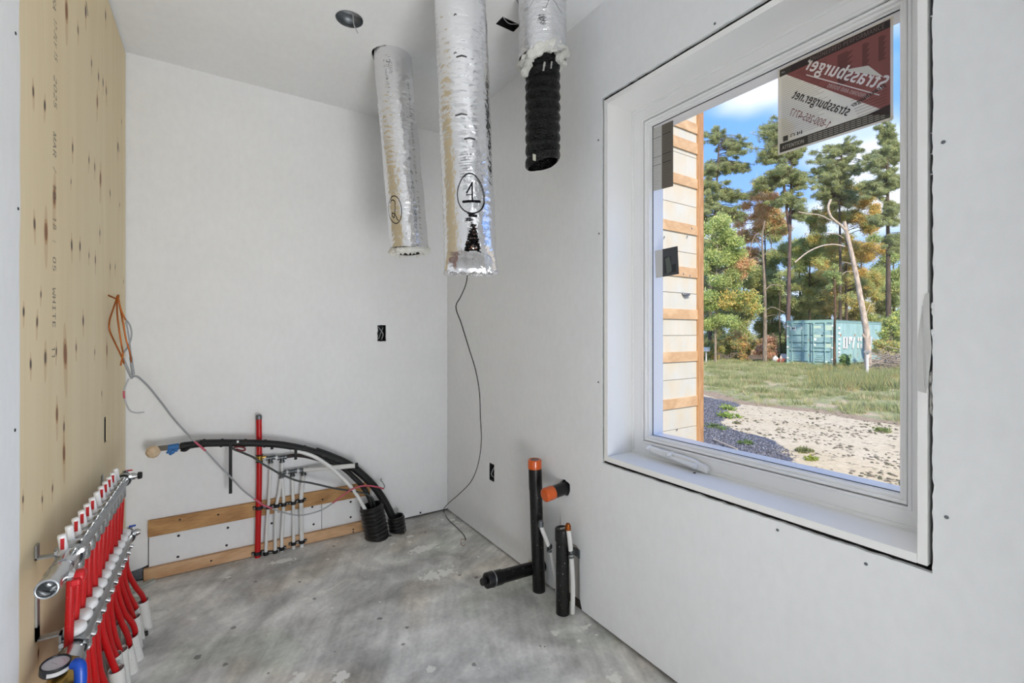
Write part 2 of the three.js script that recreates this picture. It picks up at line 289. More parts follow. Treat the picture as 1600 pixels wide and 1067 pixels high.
const plyTex = (() => {
  const W = 1024, H = 1848, L = NB - ply0 + 0.02, base = gen(W, H, (u, v) => {
    const x = u * L, y = v * YC;
    const wob = 0.10 * f2(x * 1.6, y * 0.7, 3, 3), g = f2((x + wob) * 13, y * 0.7, 5, 4), f = f2((x + wob) * 110, y * 1.6, 15, 2), band = f2((x + wob * 2) * 3.2, y * 0.4, 25, 3), cloud = f2(x * 2.5, y * 1.6, 35, 3);
    const t = 0.42 + 0.34 * g + 0.16 * f + 0.36 * band + 0.25 * cloud;
    return [mix(241, 220, t), mix(225, 198, t), mix(190, 152, t)];
  });
  const c = canvas(W, H), g = c.getContext('2d'), im = g.createImageData(W, H), src = base.image.data;
  for (let j = 0; j < H; j++) for (let i = 0; i < W * 4; i++) im.data[j * W * 4 + i] = src[(H - 1 - j) * W * 4 + i];
  g.putImageData(im, 0, 0);
  const at = (px, py) => { const p = onX(px, py, XL); return [(-p.z - ply0 + 0.01) / L * W, (1 - p.y / YC) * H]; };
  const knot = (px, py, w, h, kind) => {
    const [x, y] = at(px, py), cols = { k: ['rgba(30,20,14,.95)', 'rgba(120,82,48,.5)'], b: ['rgba(122,72,34,.9)', 'rgba(176,124,72,.55)'], s: ['rgba(64,44,28,.85)', 'rgba(150,110,66,.4)'] }[kind];
    g.save(); g.translate(x, y); g.rotate(rr(-0.1, 0.1));
    g.fillStyle = 'rgba(186,142,88,.30)'; g.beginPath(); g.ellipse(0, h * 0.6, w * 1.5, h * 3.6, 0, 0, 7); g.fill();
    g.fillStyle = cols[1]; g.beginPath(); g.ellipse(0, 0, w * 1.6, h * 1.5, 0, 0, 7); g.fill();
    g.fillStyle = cols[0]; g.beginPath(); g.ellipse(0, 0, w, h, 0, 0, 7); g.fill(); g.restore();
  };
  for (const [px, py, kind, q = 1] of [[104, 17, 'b', 1.6], [134, 18, 'k', 1.4], [165, 24, 'k', 1.2], [122, 47, 's'], [143, 99, 's'], [154, 120, 'k', 1.1], [161, 129, 'k', 1.1], [166, 142, 's', 1.3], [152, 159, 'b', 1.2], [70, 165, 'k'], [52, 143, 's'], [113.5, 231, 's', 1.1], [184, 230, 'k', 1.4], [139, 250, 's'], [148, 261, 's', 1.1], [157, 280, 'b', 1.5], [111, 284, 's', .6], [172, 302, 'k'], [85, 307, 'b', 1.5], [54, 350, 's', 1.1], [72, 362, 'b', 1.5], [156, 364, 's'], [112, 383, 'k', 1.2], [125, 385, 'k', 1.1], [149, 406, 's', 1.2], [139, 399, 's', .8], [172, 417, 'k'], [180, 417, 's'], [64, 460, 's', .7], [37, 487, 'k', .8], [58, 503, 's'], [130, 501, 'k', 1.2], [119, 543, 's'], [102, 553, 'b', 2], [71, 559, 's', 1.4], [88, 549, 's', .9], [48, 569, 'k', .9], [148, 550, 's', .8], [167, 547, 'b', 1.3], [159, 615, 's', .8], [89, 647, 'b', 1.2], [100, 667, 's', 1.1], [100, 708, 'b', 1.4], [82, 763, 's', .8], [66, 780, 's', .7], [190, 190, 's', .8], [187, 320, 's', .8], [193, 440, 's', .8], [60, 1020, 's', .8], [36, 780, 's', .7]]) knot(px, py, (kind === 'b' ? 5 : 4) * q, (kind === 'b' ? 11 : 8) * q, kind);
  for (const [px, py] of [[137, 18.5], [186, 233]]) { const [x, y] = at(px, py); g.strokeStyle = 'rgba(24,16,10,.9)'; g.lineWidth = 5; g.beginPath(); g.moveTo(x - 14, y - 16); g.lineTo(x + 4, y + 8); g.stroke(); }
  g.fillStyle = 'rgba(58,46,34,.82)';
  const word = (txt, y0, y1, px = 84.5) => {                          // ink-jet mill stamp, read with the head tipped to the right
    const a = at(px, y0), b = at(px, y1); g.save(); g.translate(a[0], a[1]); g.rotate(Math.PI / 2); g.font = '28px monospace';
    const w = g.measureText(txt).width; g.scale((b[1] - a[1]) / w, 1); g.fillText(txt, 0, 8); g.restore();
  };
  word('CSA', -14, 16); word('17-PLY', 29, 72, 86); word('15', 80, 95, 87); word('2025', 118, 170, 86); word('MAR', 206, 246, 85); word('/', 260, 270, 85); word('10', 285, 312, 85); word('18', 337, 360, 85); word(':', 372, 382, 85); word('05', 400, 425); word('WHITE', 449, 513, 84); word('11', 540, 562, 83);
  return ctex(c);
})();
const ply = thing('plywood_sheet', 'tall knotty plywood sheet with a stamped line of ink, behind the manifolds', 'plywood', [XL - 0.006, 0.01, -2.1]);
const boxL = onX(165, 671, XL), pg = sheet([[ply0 - 0.01, 0.01], [NB - 0.006, 0.01], [NB - 0.006, YC - 0.010], [ply0 - 0.01, YC - 0.010]], [rectPath(-boxL.z - 0.026, -boxL.z + 0.026, boxL.y - 0.05, boxL.y + 0.05)], 0.012).rotateY(Math.PI / 2).translate(XL - 0.012, 0, 0);
{ const p = pg.attributes.position, uv = pg.attributes.uv; for (let i = 0; i < p.count; i++) uv.setXY(i, (-p.getZ(i) - ply0 + 0.01) / (NB - ply0 + 0.02), p.getY(i) / YC); }
part(ply, 'plywood_panel', pg, std(0xffffff, 0.55, { map: plyTex }));

// ---- the room behind the camera
const wn = (name, g) => { const m = new THREE.Mesh(uvm(g), M.drywall); m.name = name; m.userData = { kind: 'structure' }; m.castShadow = m.receiveShadow = true; scene.add(m); };
wn('wall_hall', nbox(-0.49, XL + 0.002, 0, 2.8, -0.9, 0.9));
wn('added_shade_wall', sheet([[XL + 0.004, 0], [0.05, 0], [0.05, 2.3], [0.72, 2.3], [0.72, 0], [XR - 0.001, 0], [XR - 0.001, YC - 0.001], [XL + 0.004, YC - 0.001]], [], 0.11).translate(0, 0, 0.14));  // unseen doorway wall added to shade the right wall from the fill light
wn('wall_side', nbox(-2.75, -2.6, 0, 2.8, -3.7, -0.78));
wn('wall_far', nbox(-2.75, -0.49, 0, 2.8, -0.9, -0.75));
wn('wall_rear', sheet([[-2.75, 0], [1.3, 0], [1.3, 2.8], [-2.75, 2.8]], [rectPath(-0.55, 1.22, 0.08, 2.16)], 0.15).translate(0, 0, 3.5));
{
  const w2 = struct('door_1', 'unseen sliding door frame added behind the camera round the fill light');  // made-up door frame, added to give the fill light an opening
  part(w2, 'frame', sheet(rectPath(-0.54, 1.21, 0.09, 2.15), [rectPath(-0.46, 0.30, 0.17, 2.07), rectPath(0.37, 1.13, 0.17, 2.07)], 0.06).translate(0, 0, 3.54), M.vinyl);
}

{ // unseen softbox added to carry the fill, its white face just behind the light
  const t = thing('added_softbox', 'unseen square softbox added behind the camera, tilted up at the ceiling', 'lamp', [0.50, 0.31, 0.74]);
  const a = new THREE.Mesh(new RoundedBoxGeometry(0.94, 0.94, 0.02, 2, 0.008), new THREE.MeshStandardMaterial({ color: 0xf2f2f0, roughness: 0.9, emissive: 0xffffff, emissiveIntensity: 0.6 })); a.name = 'diffuser'; a.position.z = -0.025;
  const b = new THREE.Mesh(new THREE.CylinderGeometry(0.66, 0.12, 0.16, 4, 1).rotateY(Math.PI / 4).rotateX(Math.PI / 2), M.dark); b.name = 'shell'; b.position.z = -0.116;
  t.add(a, b); t.lookAt(0.08, 2.5, -1.0);
}

// ================================================================ the window
const win = struct('window_1', 'white vinyl casement window in a deep white jamb box', [1.44, 0.70, -0.83]);
const JN0 = 0.357, JN1 = 1.309, JY0 = 0.7015, JY1 = 2.1035, XF = 1.4447;
part(win, 'jamb_board', nbox(XR - 0.0015, XF + 0.01, 0.6805, JY1 + 0.02, JN1, JN1 + 0.021, 0.0015), M.white);
part(win, 'jamb_board', nbox(XR - 0.0015, XF + 0.01, 0.6805, JY1 + 0.02, JN0 - 0.018, JN0, 0.0015), M.white);
part(win, 'jamb_board', nbox(XR - 0.0015, XF + 0.01, JY1, JY1 + 0.02, JN0, JN1, 0.0015), M.white);
part(win, 'sill_board', nbox(XR - 0.0035, XF + 0.01, 0.6805, JY0, JN0, JN1, 0.0015), M.white);
function ring(o0, o1, x0, x1, bev = 0.002) {                          // a picture frame set in from the jamb by o0 .. o1
  const s = new THREE.Shape(rectPath(JN0 + o0, JN1 - o0, JY0 + o0, JY1 - o0).map(([a, b]) => new THREE.Vector2(a, b)));
  s.holes.push(new THREE.Path(rectPath(JN0 + o1, JN1 - o1, JY0 + o1, JY1 - o1).map(([a, b]) => new THREE.Vector2(a, b))));
  return new THREE.ExtrudeGeometry(s, { depth: x1 - x0 - 2 * bev, bevelEnabled: true, bevelThickness: bev, bevelSize: bev, bevelOffset: -bev, bevelSegments: 2 }).rotateY(Math.PI / 2).translate(x0 + bev, 0, 0);
}
part(win, 'frame', merge([ring(-0.004, 0.010, XF - 0.004, 1.545), ring(0.009, 0.053, XF, 1.545), ring(0.048, 0.056, XF - 0.003, 1.5)]), M.vinyl);
part(win, 'sash', merge([ring(0.0585, 0.068, XF + 0.004, 1.54, 0.003), ring(0.066, 0.0765, XF + 0.013, 1.54, 0.003), ring(0.075, 0.079, XF + 0.024, 1.54, 0.001)]), M.vinyl);
part(win, 'gasket', merge([ring(0.0765, 0.0805, XF + 0.030, XF + 0.034, 0.0004)]), M.dark);
const XG = 1.478;
const pane = new THREE.PlaneGeometry(JN1 - JN0 - 0.150, JY1 - JY0 - 0.150).rotateY(-Math.PI / 2).translate(XG, (JY0 + JY1) / 2, -(JN0 + JN1) / 2);
part(win, 'glass_pane', pane, new THREE.MeshPhysicalMaterial({ color: 0xffffff, roughness: 0, transmission: 1, thickness: 0, ior: 1.45 }));
{ // folded crank handle on the bottom rail
  const s = new THREE.Shape(); s.moveTo(0.955, 0.712); s.lineTo(1.07, 0.724); s.lineTo(1.205, 0.737); s.quadraticCurveTo(1.225, 0.75, 1.205, 0.752); s.lineTo(1.16, 0.750); s.lineTo(1.05, 0.748); s.quadraticCurveTo(1.0, 0.747, 0.985, 0.737); s.quadraticCurveTo(0.955, 0.738, 0.952, 0.722); s.closePath();
  const ex = { depth: 0.012, bevelEnabled: true, bevelThickness: 0.004, bevelSize: 0.004, bevelSegments: 3, bevelOffset: -0.002 };
  const cr = part(win, 'crank_cover', new THREE.ExtrudeGeometry(s, ex).rotateY(Math.PI / 2).translate(XF - 0.020, -0.006, 0), M.vinyl);
  part(cr, 'crank_arm', merge([cyl(V(XF - 0.026, 0.728, -1.10), V(XF - 0.03, 0.722, -1.00), 0.006, 0.009, 14), lathe([[0, 0.014], [0.008, 0.012], [0.011, 0.004], [0.011, -0.01], [0, -0.012]], V(XF - 0.03, 0.722, -0.995), V(-1, 0, 0), 16)]), M.vinyl);
  part(cr, 'knob', merge([[1.205, 0.738], [1.105, 0.735]].map(([n, y]) => lathe([[0, 0.022], [0.006, 0.02], [0.009, 0.012], [0.010, 0], [0.013, -0.004]], V(XF - 0.014, y, -n), V(-1, 0, 0), 16))), M.vinyl);
  part(win, 'weep_screw', lathe([[0, 0.003], [0.004, 0.002], [0.005, 0]], V(1.40, 0.7025, -0.985), V(0, 1, 0), 10), M.dark);
}
// insulation and torn vapour barrier in the gap round the jamb
function lump(pts, r, k, sq = [1, 1, 1]) { return merge(pts.map((p, i) => { const g = new THREE.IcosahedronGeometry(r * rr(0.8, 1.25), 3), a = g.attributes.position; for (let j = 0; j < a.count; j++) { const v = V(a.getX(j), a.getY(j), a.getZ(j)), q = 1 + 0.7 * fbm(v.x / r * 0.9 + i * 3, v.y / r * 0.9 + k, v.z / r * 0.9, 3); a.setXYZ(j, p[0] + v.x * q * sq[0], p[1] + v.y * q * sq[1], p[2] + v.z * q * sq[2]); } g.computeVertexNormals(); return g; })); }
const gapP = (px, py, x = XR + 0.006) => { const p = onX(px, py, x); return [p.x, p.y, p.z]; };
part(wallR, 'gap_insulation', lump([[1456, 590], [1456.5, 607], [1456, 624], [1456.5, 640]].map((q) => gapP(q[0], q[1], XR + 0.010)), 0.010, 1, [0.9, 1.3, 0.32]), M.glasswool);
part(wallR, 'gap_insulation', lump([[1372, 869], [1384, 873], [1397, 878], [1408, 882]].map((q) => gapP(q[0], q[1], XR + 0.012)), 0.010, 5, [0.9, 0.45, 0.9]), M.glasswool);
part(wallR, 'torn_paper', lump([[1457, 478], [1458, 488], [1457, 520]].map((q) => gapP(q[0], q[1], XR - 0.001)), 0.005, 9, [0.35, 1.5, 0.5]), M.drywall);
part(wallR, 'torn_paper', lump([[1456, 25], [1455.5, 208], [1456.5, 240], [1456, 272]].map((q) => gapP(q[0], q[1], XR + 0.003)), 0.0022, 19, [0.5, 0.5, 1]), M.drywall);
{
  const g = sheet([[0.3415, 1.06], [0.3555, 1.063], [0.357, 1.13], [0.3545, 1.18], [0.35, 1.225], [0.3435, 1.275], [0.336, 1.28], [0.3345, 1.20], [0.332, 1.16], [0.334, 1.13], [0.3375, 1.085]], [], 0.0012).rotateY(Math.PI / 2).translate(XR - 0.0035, 0, 0);
  single('masking_tape', 'crumpled strip of pale tape stuck on the near edge of the window jamb', 'tape', merge([g, cyl(V(XR - 0.004, 1.075, -0.342), V(XR - 0.004, 1.25, -0.347), 0.0016, 0.0008, 8)]), std(0xc9c9c6, 0.5));
}

// ---- stickers on the glass
{ // manufacturer's label, seen through from its back, so most of it reads reversed
  const W = 640, H = 590, c = canvas(W, H), g = c.getContext('2d');
  g.fillStyle = '#efe9dd'; g.fillRect(0, 0, W, H);
  g.fillStyle = '#ece6d8'; g.fillRect(12, 8, W - 24, H - 22);
  g.fillStyle = '#a5655f'; g.beginPath(); g.moveTo(12, 20); g.lineTo(W - 14, 20); g.lineTo(W - 14, H * 0.93); g.closePath(); g.fill();
  g.fillStyle = '#3a2423'; g.fillRect(12, 8, W - 26, 48); g.fillStyle = '#4a4238'; g.fillRect(12, 8, 70, 48);
  g.strokeStyle = 'rgba(70,60,50,.75)'; g.lineWidth = 1.6;
  for (let i = 0; i < 30; i++) { const y = 82 + i * 14; g.beginPath(); g.moveTo(24, y); g.lineTo(24 + Math.min(300, 70 + i * 22) * (0.7 + 0.3 * ((i * 7) % 5) / 5), y - 3); g.stroke(); }
  g.strokeStyle = 'rgba(60,28,28,.75)'; for (let k = 0; k < 3; k++) for (let i = 0; i < 24 - 3 * k; i++) { const x = [360, 490, 570][k], y = 88 + i * 8; g.lineWidth = 4; g.beginPath(); g.moveTo(x, y); g.lineTo(x + [90, 40, 40][k] * (0.6 + 0.4 * ((i * 3) % 4) / 4), y - 2); g.stroke(); }
  g.lineWidth = 2; for (let i = 0; i < 10; i++) { g.beginPath(); g.moveTo(120 + i * 14, 80 + i * 13); g.lineTo(300, 76 + i * 13); g.stroke(); }
  for (let i = 0; i < 7; i++) { g.beginPath(); g.moveTo(430 + i * 6, 400 + i * 18); g.lineTo(610, 392 + i * 18); g.stroke(); }
  // dark band along the foot
  g.fillStyle = '#4a4438'; g.fillRect(12, H - 74, W - 26, 60); g.strokeStyle = '#cfc8ba'; g.lineWidth = 4; g.setLineDash([26, 4]);
  for (let i = 0; i < 4; i++) { g.beginPath(); g.moveTo(190, H - 62 + i * 12); g.lineTo(W - 40, H - 62 + i * 12); g.stroke(); } g.setLineDash([]);
  g.fillStyle = '#3a1f1e'; g.beginPath(); g.moveTo(W - 14, H - 90); g.lineTo(W - 14, H - 30); g.lineTo(W - 130, H - 74); g.closePath(); g.fill();
  g.fillStyle = '#e4ddd0'; g.font = '34px sans-serif'; g.fillText('ATTENTION', 28, H - 30, 140);
  g.fillStyle = '#a08a80'; g.font = '38px sans-serif'; g.fillText('ENGINEERED PERFORMANCE', 200, 45, 400);
  g.fillStyle = '#e8e2d6'; g.font = '18px sans-serif'; g.fillText('No.', 22, 38);
  const mir = (txt, x, y, ang, size, col, len, bold = true, it = false) => { g.save(); g.translate(x, y); g.rotate(ang); g.scale(-1, 1); g.font = (it ? 'italic ' : '') + (bold ? 'bold ' : '') + size + 'px sans-serif'; g.fillStyle = col; const w = g.measureText(txt).width; g.scale(len / w, 1); g.fillText(txt, 0, 0); g.restore(); };
  const A = 0.66;
  mir('Strassburger', 588, 402, A, 104, '#ece6dc', 540);
  g.save(); g.translate(575, 425); g.rotate(A); g.fillStyle = '#ece6dc'; g.fillRect(-500, -3, 500, 6); g.restore();
  mir('WINDOWS AND DOORS', 520, 424, A, 30, '#cdb8b2', 280);
  g.fillStyle = '#e0dacb'; g.beginPath(); g.moveTo(395, 190); g.lineTo(520, 225); g.lineTo(596, 330); g.closePath(); g.fill();
  mir('Strassburger', 610, 385, 2.83 + Math.PI, 34, '#1d1814', 180, true, true);
  mir('strassburger.net', 410, 482, A, 74, '#35302a', 410); mir('1-800-265-4717', 305, 520, A, 60, '#7e3430', 300, false);
  g.fillStyle = '#4a4438'; g.fillRect(34, H - 118, 32, 36); g.lineWidth = 4; g.strokeStyle = '#4a4438'; g.beginPath(); g.arc(96, H - 104, 12, 2.4, 7.0); g.stroke(); g.fillRect(124, H - 116, 7, 22); g.fillRect(148, H - 116, 7, 22); g.beginPath(); g.moveTo(133, H - 100); g.lineTo(140, H - 116); g.lineTo(146, H - 100); g.fill();
  const t = ctex(c), s = box(-0.0004, 0.0004, 1.748, 2.016, -0.742, -0.452).toNonIndexed(), p = s.attributes.position, uv = s.attributes.uv;
  for (let i = 0; i < p.count; i++) uv.setXY(i, (0.742 + p.getZ(i)) / 0.29, (p.getY(i) - 1.748) / 0.268);
  s.translate(XG - 0.001, 0, 0);
  single('window_label', 'large cream and dull red maker label stuck askew high on the pane, its print reversed', 'sticker', s, new THREE.MeshPhysicalMaterial({ map: t, roughness: 0.6, transmission: 0.62, thickness: 0 }));
}
function smallLabel(name, label, cat, quad, paint, w, h) {           // a sheet on the pane with the given corners (n, y): left foot, right foot, right head, left head
  const c = canvas(w, h); paint(c.getContext('2d'), w, h);
  const s = sheet(quad, [], 0.0008), p = s.attributes.position, uv = s.attributes.uv, [a, b, , d] = quad;
  for (let i = 0; i < p.count; i++) { const dy = p.getY(i), u = (p.getX(i) - a[0]) / (b[0] - a[0]), lo = mix(a[1], b[1], u), hi = mix(d[1], quad[2][1], u); uv.setXY(i, u, (dy - lo) / (hi - lo)); }
  single(name, label, cat, s.rotateY(Math.PI / 2).translate(XG - 0.0014, 0, 0), new THREE.MeshPhysicalMaterial({ map: ctex(c), roughness: 0.65, transmission: 0.12, thickness: 0 }));
}
const q = (px, py) => { const p = onX(px, py, XG); return [-p.z, p.y]; };
smallLabel('energy_label', 'tall printed label at the upper hinge corner of the pane, half pale, half painted darker as if backlit', 'sticker', [q(1015.5, 300), q(1052, 291), q(1052, 188), q(1015.5, 204)], (g, w, h) => {
  g.fillStyle = '#c9c8c4'; g.fillRect(0, 0, w, h); g.fillStyle = '#6d665c'; g.fillRect(w * 0.53, 0, w, h);  // grey-brown half paints in the backlit tone of one pale sheet
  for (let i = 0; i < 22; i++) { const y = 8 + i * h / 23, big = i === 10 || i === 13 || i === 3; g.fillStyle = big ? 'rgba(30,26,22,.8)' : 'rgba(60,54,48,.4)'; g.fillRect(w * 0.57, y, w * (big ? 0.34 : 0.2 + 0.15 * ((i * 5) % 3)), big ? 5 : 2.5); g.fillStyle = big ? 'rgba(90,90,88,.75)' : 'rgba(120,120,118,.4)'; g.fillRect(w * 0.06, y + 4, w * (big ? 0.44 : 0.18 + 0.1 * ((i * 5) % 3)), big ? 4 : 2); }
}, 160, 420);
smallLabel('glazing_sticker', 'small square sticker halfway up the hinge edge of the pane, half pale and half painted dark as if backlit', 'sticker', [q(1025, 434.5), q(1061, 428), q(1059, 384.5), q(1023.5, 392)], (g, w, h) => {
  g.fillStyle = '#d5d5d3'; g.fillRect(0, 0, w, h); g.fillStyle = '#45474c'; g.fillRect(w * 0.31, 0, w, h); g.fillStyle = '#2b2f33'; g.fillRect(w * 0.36, h * 0.3, w * 0.32, h * 0.6); g.fillStyle = '#5d655f'; g.beginPath(); g.moveTo(w * 0.42, h * 0.38); g.lineTo(w * 0.6, h * 0.3); g.lineTo(w * 0.72, h * 0.85); g.lineTo(w * 0.5, h * 0.92); g.fill(); g.fillStyle = '#23262a'; g.fillRect(w * 0.7, h * 0.62, w * 0.18, h * 0.28);  // dark ground paints in the backlit tone; the shapes on it are print
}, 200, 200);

// ================================================================ ducts and ceiling boxes
function ductMesh(top, bot, r, o = {}) {                              // crinkled sleeve; angle 0 faces the nook, positive to its right
  const { rows = 150, cols = 84, amp = 0.0027, k = 0, pinch = 0, flare = 0 } = o;
  const ax = bot.clone().sub(top), L = ax.length(); ax.normalize();
  const toCam = V(0, EYE, 0).sub(bot.clone().add(top).multiplyScalar(0.5)); toCam.y = 0; toCam.normalize();
  const right = V(0, 1, 0).cross(toCam).normalize(), P = [], U = [], I = [];
  for (let j = 0; j <= rows; j++) for (let i = 0; i <= cols; i++) {
    const v = j / rows, a = (i / cols - 0.5) * 2 * Math.PI, s = v * L, ca = Math.cos(a), sa = Math.sin(a);
    const ridge = Math.abs(fbm(ca * 2.2 + k, sa * 2.2, s * 34, 3)), soft = fbm(ca * 1.3 + k, sa * 1.3, s * 7, 3), coil = Math.sin(s / 0.024 * 6.283) * 0.0004;
    let q = r + amp * (1.6 * soft - 1.9 * ridge) + coil + 0.0012 * fbm(ca * 9 + k, sa * 9, s * 70, 2);
    const e = pinch ? smooth(1 - pinch, 1, v) : 0; q *= 1 + flare * e;
    const p = top.clone().addScaledVector(ax, s).addScaledVector(toCam, q * ca * (1 - (pinch ? 0.72 * e : 0))).addScaledVector(right, q * sa);
    if (pinch) p.addScaledVector(ax, e * 0.012 * fbm(sa * 5, k, 2, 3));
    P.push(p.x, p.y, p.z); U.push(i / cols, 1 - v);
    if (j < rows && i < cols) { const b = j * (cols + 1) + i, c = b + cols + 1; I.push(b, c, b + 1, b + 1, c, c + 1); }
  }
  const g = new THREE.BufferGeometry(); g.setAttribute('position', new THREE.Float32BufferAttribute(P, 3)); g.setAttribute('uv', new THREE.Float32BufferAttribute(U, 2)); g.setIndex(I); g.computeVertexNormals();
  return { g, ax, toCam, right, L };
}
const crinkle = gen(1024, 1024, (u, v) => { const a = Math.abs(f2(u * 9, v * 40, 3, 4)), b = Math.abs(f2(u * 26, v * 34, 8, 3)), d = f2(u * 60, v * 90, 5, 2); const n = 205 - 260 * a - 110 * b + 40 * d; return [n, n, n]; }, false);
function foilMat(w, h, paint) {
  const c = canvas(w, h), g = c.getContext('2d'); g.fillStyle = '#ececee'; g.fillRect(0, 0, w, h); paint(g, w, h);
  return new THREE.MeshStandardMaterial({ map: ctex(c), metalness: 1, roughness: 0.2, bumpMap: crinkle, bumpScale: 0.0028, side: THREE.DoubleSide });
}
const A2U = (s) => 0.5 + Math.asin(s) / (2 * Math.PI);                // share of the visible half width -> u
const stroke = (g, pts, w, col = 'rgba(18,17,20,.92)') => { g.strokeStyle = col; g.lineWidth = w; g.lineCap = g.lineJoin = 'round'; g.beginPath(); pts.forEach(([x, y], i) => i ? g.lineTo(x, y) : g.moveTo(x, y)); g.stroke(); };
function woolCollar(c, d, R0, r, k, tilt = 0, low = 0) {               // ragged ring of glass wool round a duct end
  const g = new THREE.TorusGeometry(R0, r, 28, 110).rotateX(Math.PI / 2), a = g.attributes.position;
  for (let i = 0; i < a.count; i++) {
    const x = a.getX(i), y = a.getY(i), z = a.getZ(i), an = Math.atan2(z, x), rad = Math.hypot(x, z), cx = Math.cos(an), cz = Math.sin(an), dr = rad - R0;
    const w = 1 + 0.9 * fbm(cx * 2.2 + k, y * 30, cz * 2.2, 3) + 0.8 * fbm(cx * 7 + k, y * 90, cz * 7 + dr * 90, 3), f = 0.0035 * fbm(x * 260, y * 260, z * 260 + k, 2);
    const q = R0 + 0.012 * fbm(cx * 3, k, cz * 3, 2) + dr * w + f, h = y * w * (1 + 1.0 * fbm(cx * 5, k + 7, cz * 5, 3)) + f + tilt * cx + low * Math.max(0, cz);
    a.setXYZ(i, c.x + d.right.x * q * cx + d.toCam.x * q * cz, c.y + h, c.z + d.right.z * q * cx + d.toCam.z * q * cz);
  }
  g.computeVertexNormals(); return g;
}
{ // the longest duct, closed off, marked 1
  const bot = atZ(736.5, 427, 1.65), top = D1T.clone().setY(YC + 0.06), L = top.distanceTo(bot);
  const Y = (py) => 1 - (atZ(737, py, 1.65).y - bot.y) / L;            // pixel row -> share of the length
  const mat = foilMat(1024, 1600, (g, w, h) => {
    const U = (px) => A2U(clamp((px - 737) / 40, -0.99, 0.99)) * w, Yh = (py) => Y(py) * h;
    const marks = 'rgba(40,38,38,.75)';
    for (const [px, py, l] of [[735, 112, 14], [726, 107, 3], [728, 50, 3], [731, 198, 16], [742, 233, 15]]) stroke(g, [[U(px - l / 2), Yh(py + 1)], [U(px), Yh(py - 1)], [U(px + l / 2), Yh(py)]], l > 10 ? 8 : 6, marks);
    for (let i = 0; i < 9; i++) stroke(g, [[U(728 + rr(-3, 3)), Yh(258 + i * 4)], [U(741 + rr(-3, 5)), Yh(256 + i * 4)]], 3, 'rgba(70,68,70,.5)');
    const e = []; for (let i = 0; i <= 44; i++) { const a = i / 40 * 6.283 - 1.2; e.push([U(740.5 + 20 * Math.cos(a) * (1 - 0.12 * Math.sin(a) * -1)), Yh(314 + 29.5 * Math.sin(a))]); } stroke(g, e, 6);
    stroke(g, e.slice(2, 20).map(([x, y]) => [x - 7, y + 4]), 4);
    stroke(g, [[U(734.5), Yh(313)], [U(743), Yh(298)], [U(742), Yh(325)]], 9); stroke(g, [[U(733.5), Yh(316.5)], [U(742), Yh(316)]], 4); stroke(g, [[U(728.5), Yh(326.5)], [U(753), Yh(325)]], 12);
    stroke(g, [[U(737), Yh(347)], [U(747), Yh(347)]], 13); for (let i = 0; i < 12; i++) stroke(g, [[U(729 + rr(0, 14)), Yh(352 + rr(-2, 3))], [U(731 + rr(0, 14)), Yh(352 + rr(-2, 3))]], 3);
    for (let i = 0; i < 420; i++) { const t = Math.sqrt(rnd()), y = mix(357, 398, t), wd = mix(2, 11, t); const x = 741 - 3 * t + rr(-wd, wd); stroke(g, [[U(x), Yh(y)], [U(x + rr(1, 4)), Yh(y + rr(-1.5, 1.5))]], 5, rnd() < 0.06 ? 'rgba(128,84,60,.6)' : 'rgba(24,22,23,.8)'); }
  });
  const t = thing('foil_duct', 'longest of the three foil ducts, end folded shut, marked with a circled 1', 'duct', [bot.x, bot.y, bot.z], 'insulated flexible ducts hanging from the ceiling');
  const d = ductMesh(top, bot, 0.0935, { k: 2, rows: 230, pinch: 0.075, flare: 0.05 });
  part(t, 'foil_sleeve', d.g, mat);
  const plug = []; for (let i = -7; i <= 7; i++) plug.push(bot.clone().addScaledVector(d.right, i * 0.0118).add(V(0, 0.004 + rr(-0.004, 0.004), 0)).toArray());
  part(t, 'folded_end', lump(plug, 0.017, 3, [1, 0.8, 1]), foilMat(32, 32, () => {}));
}
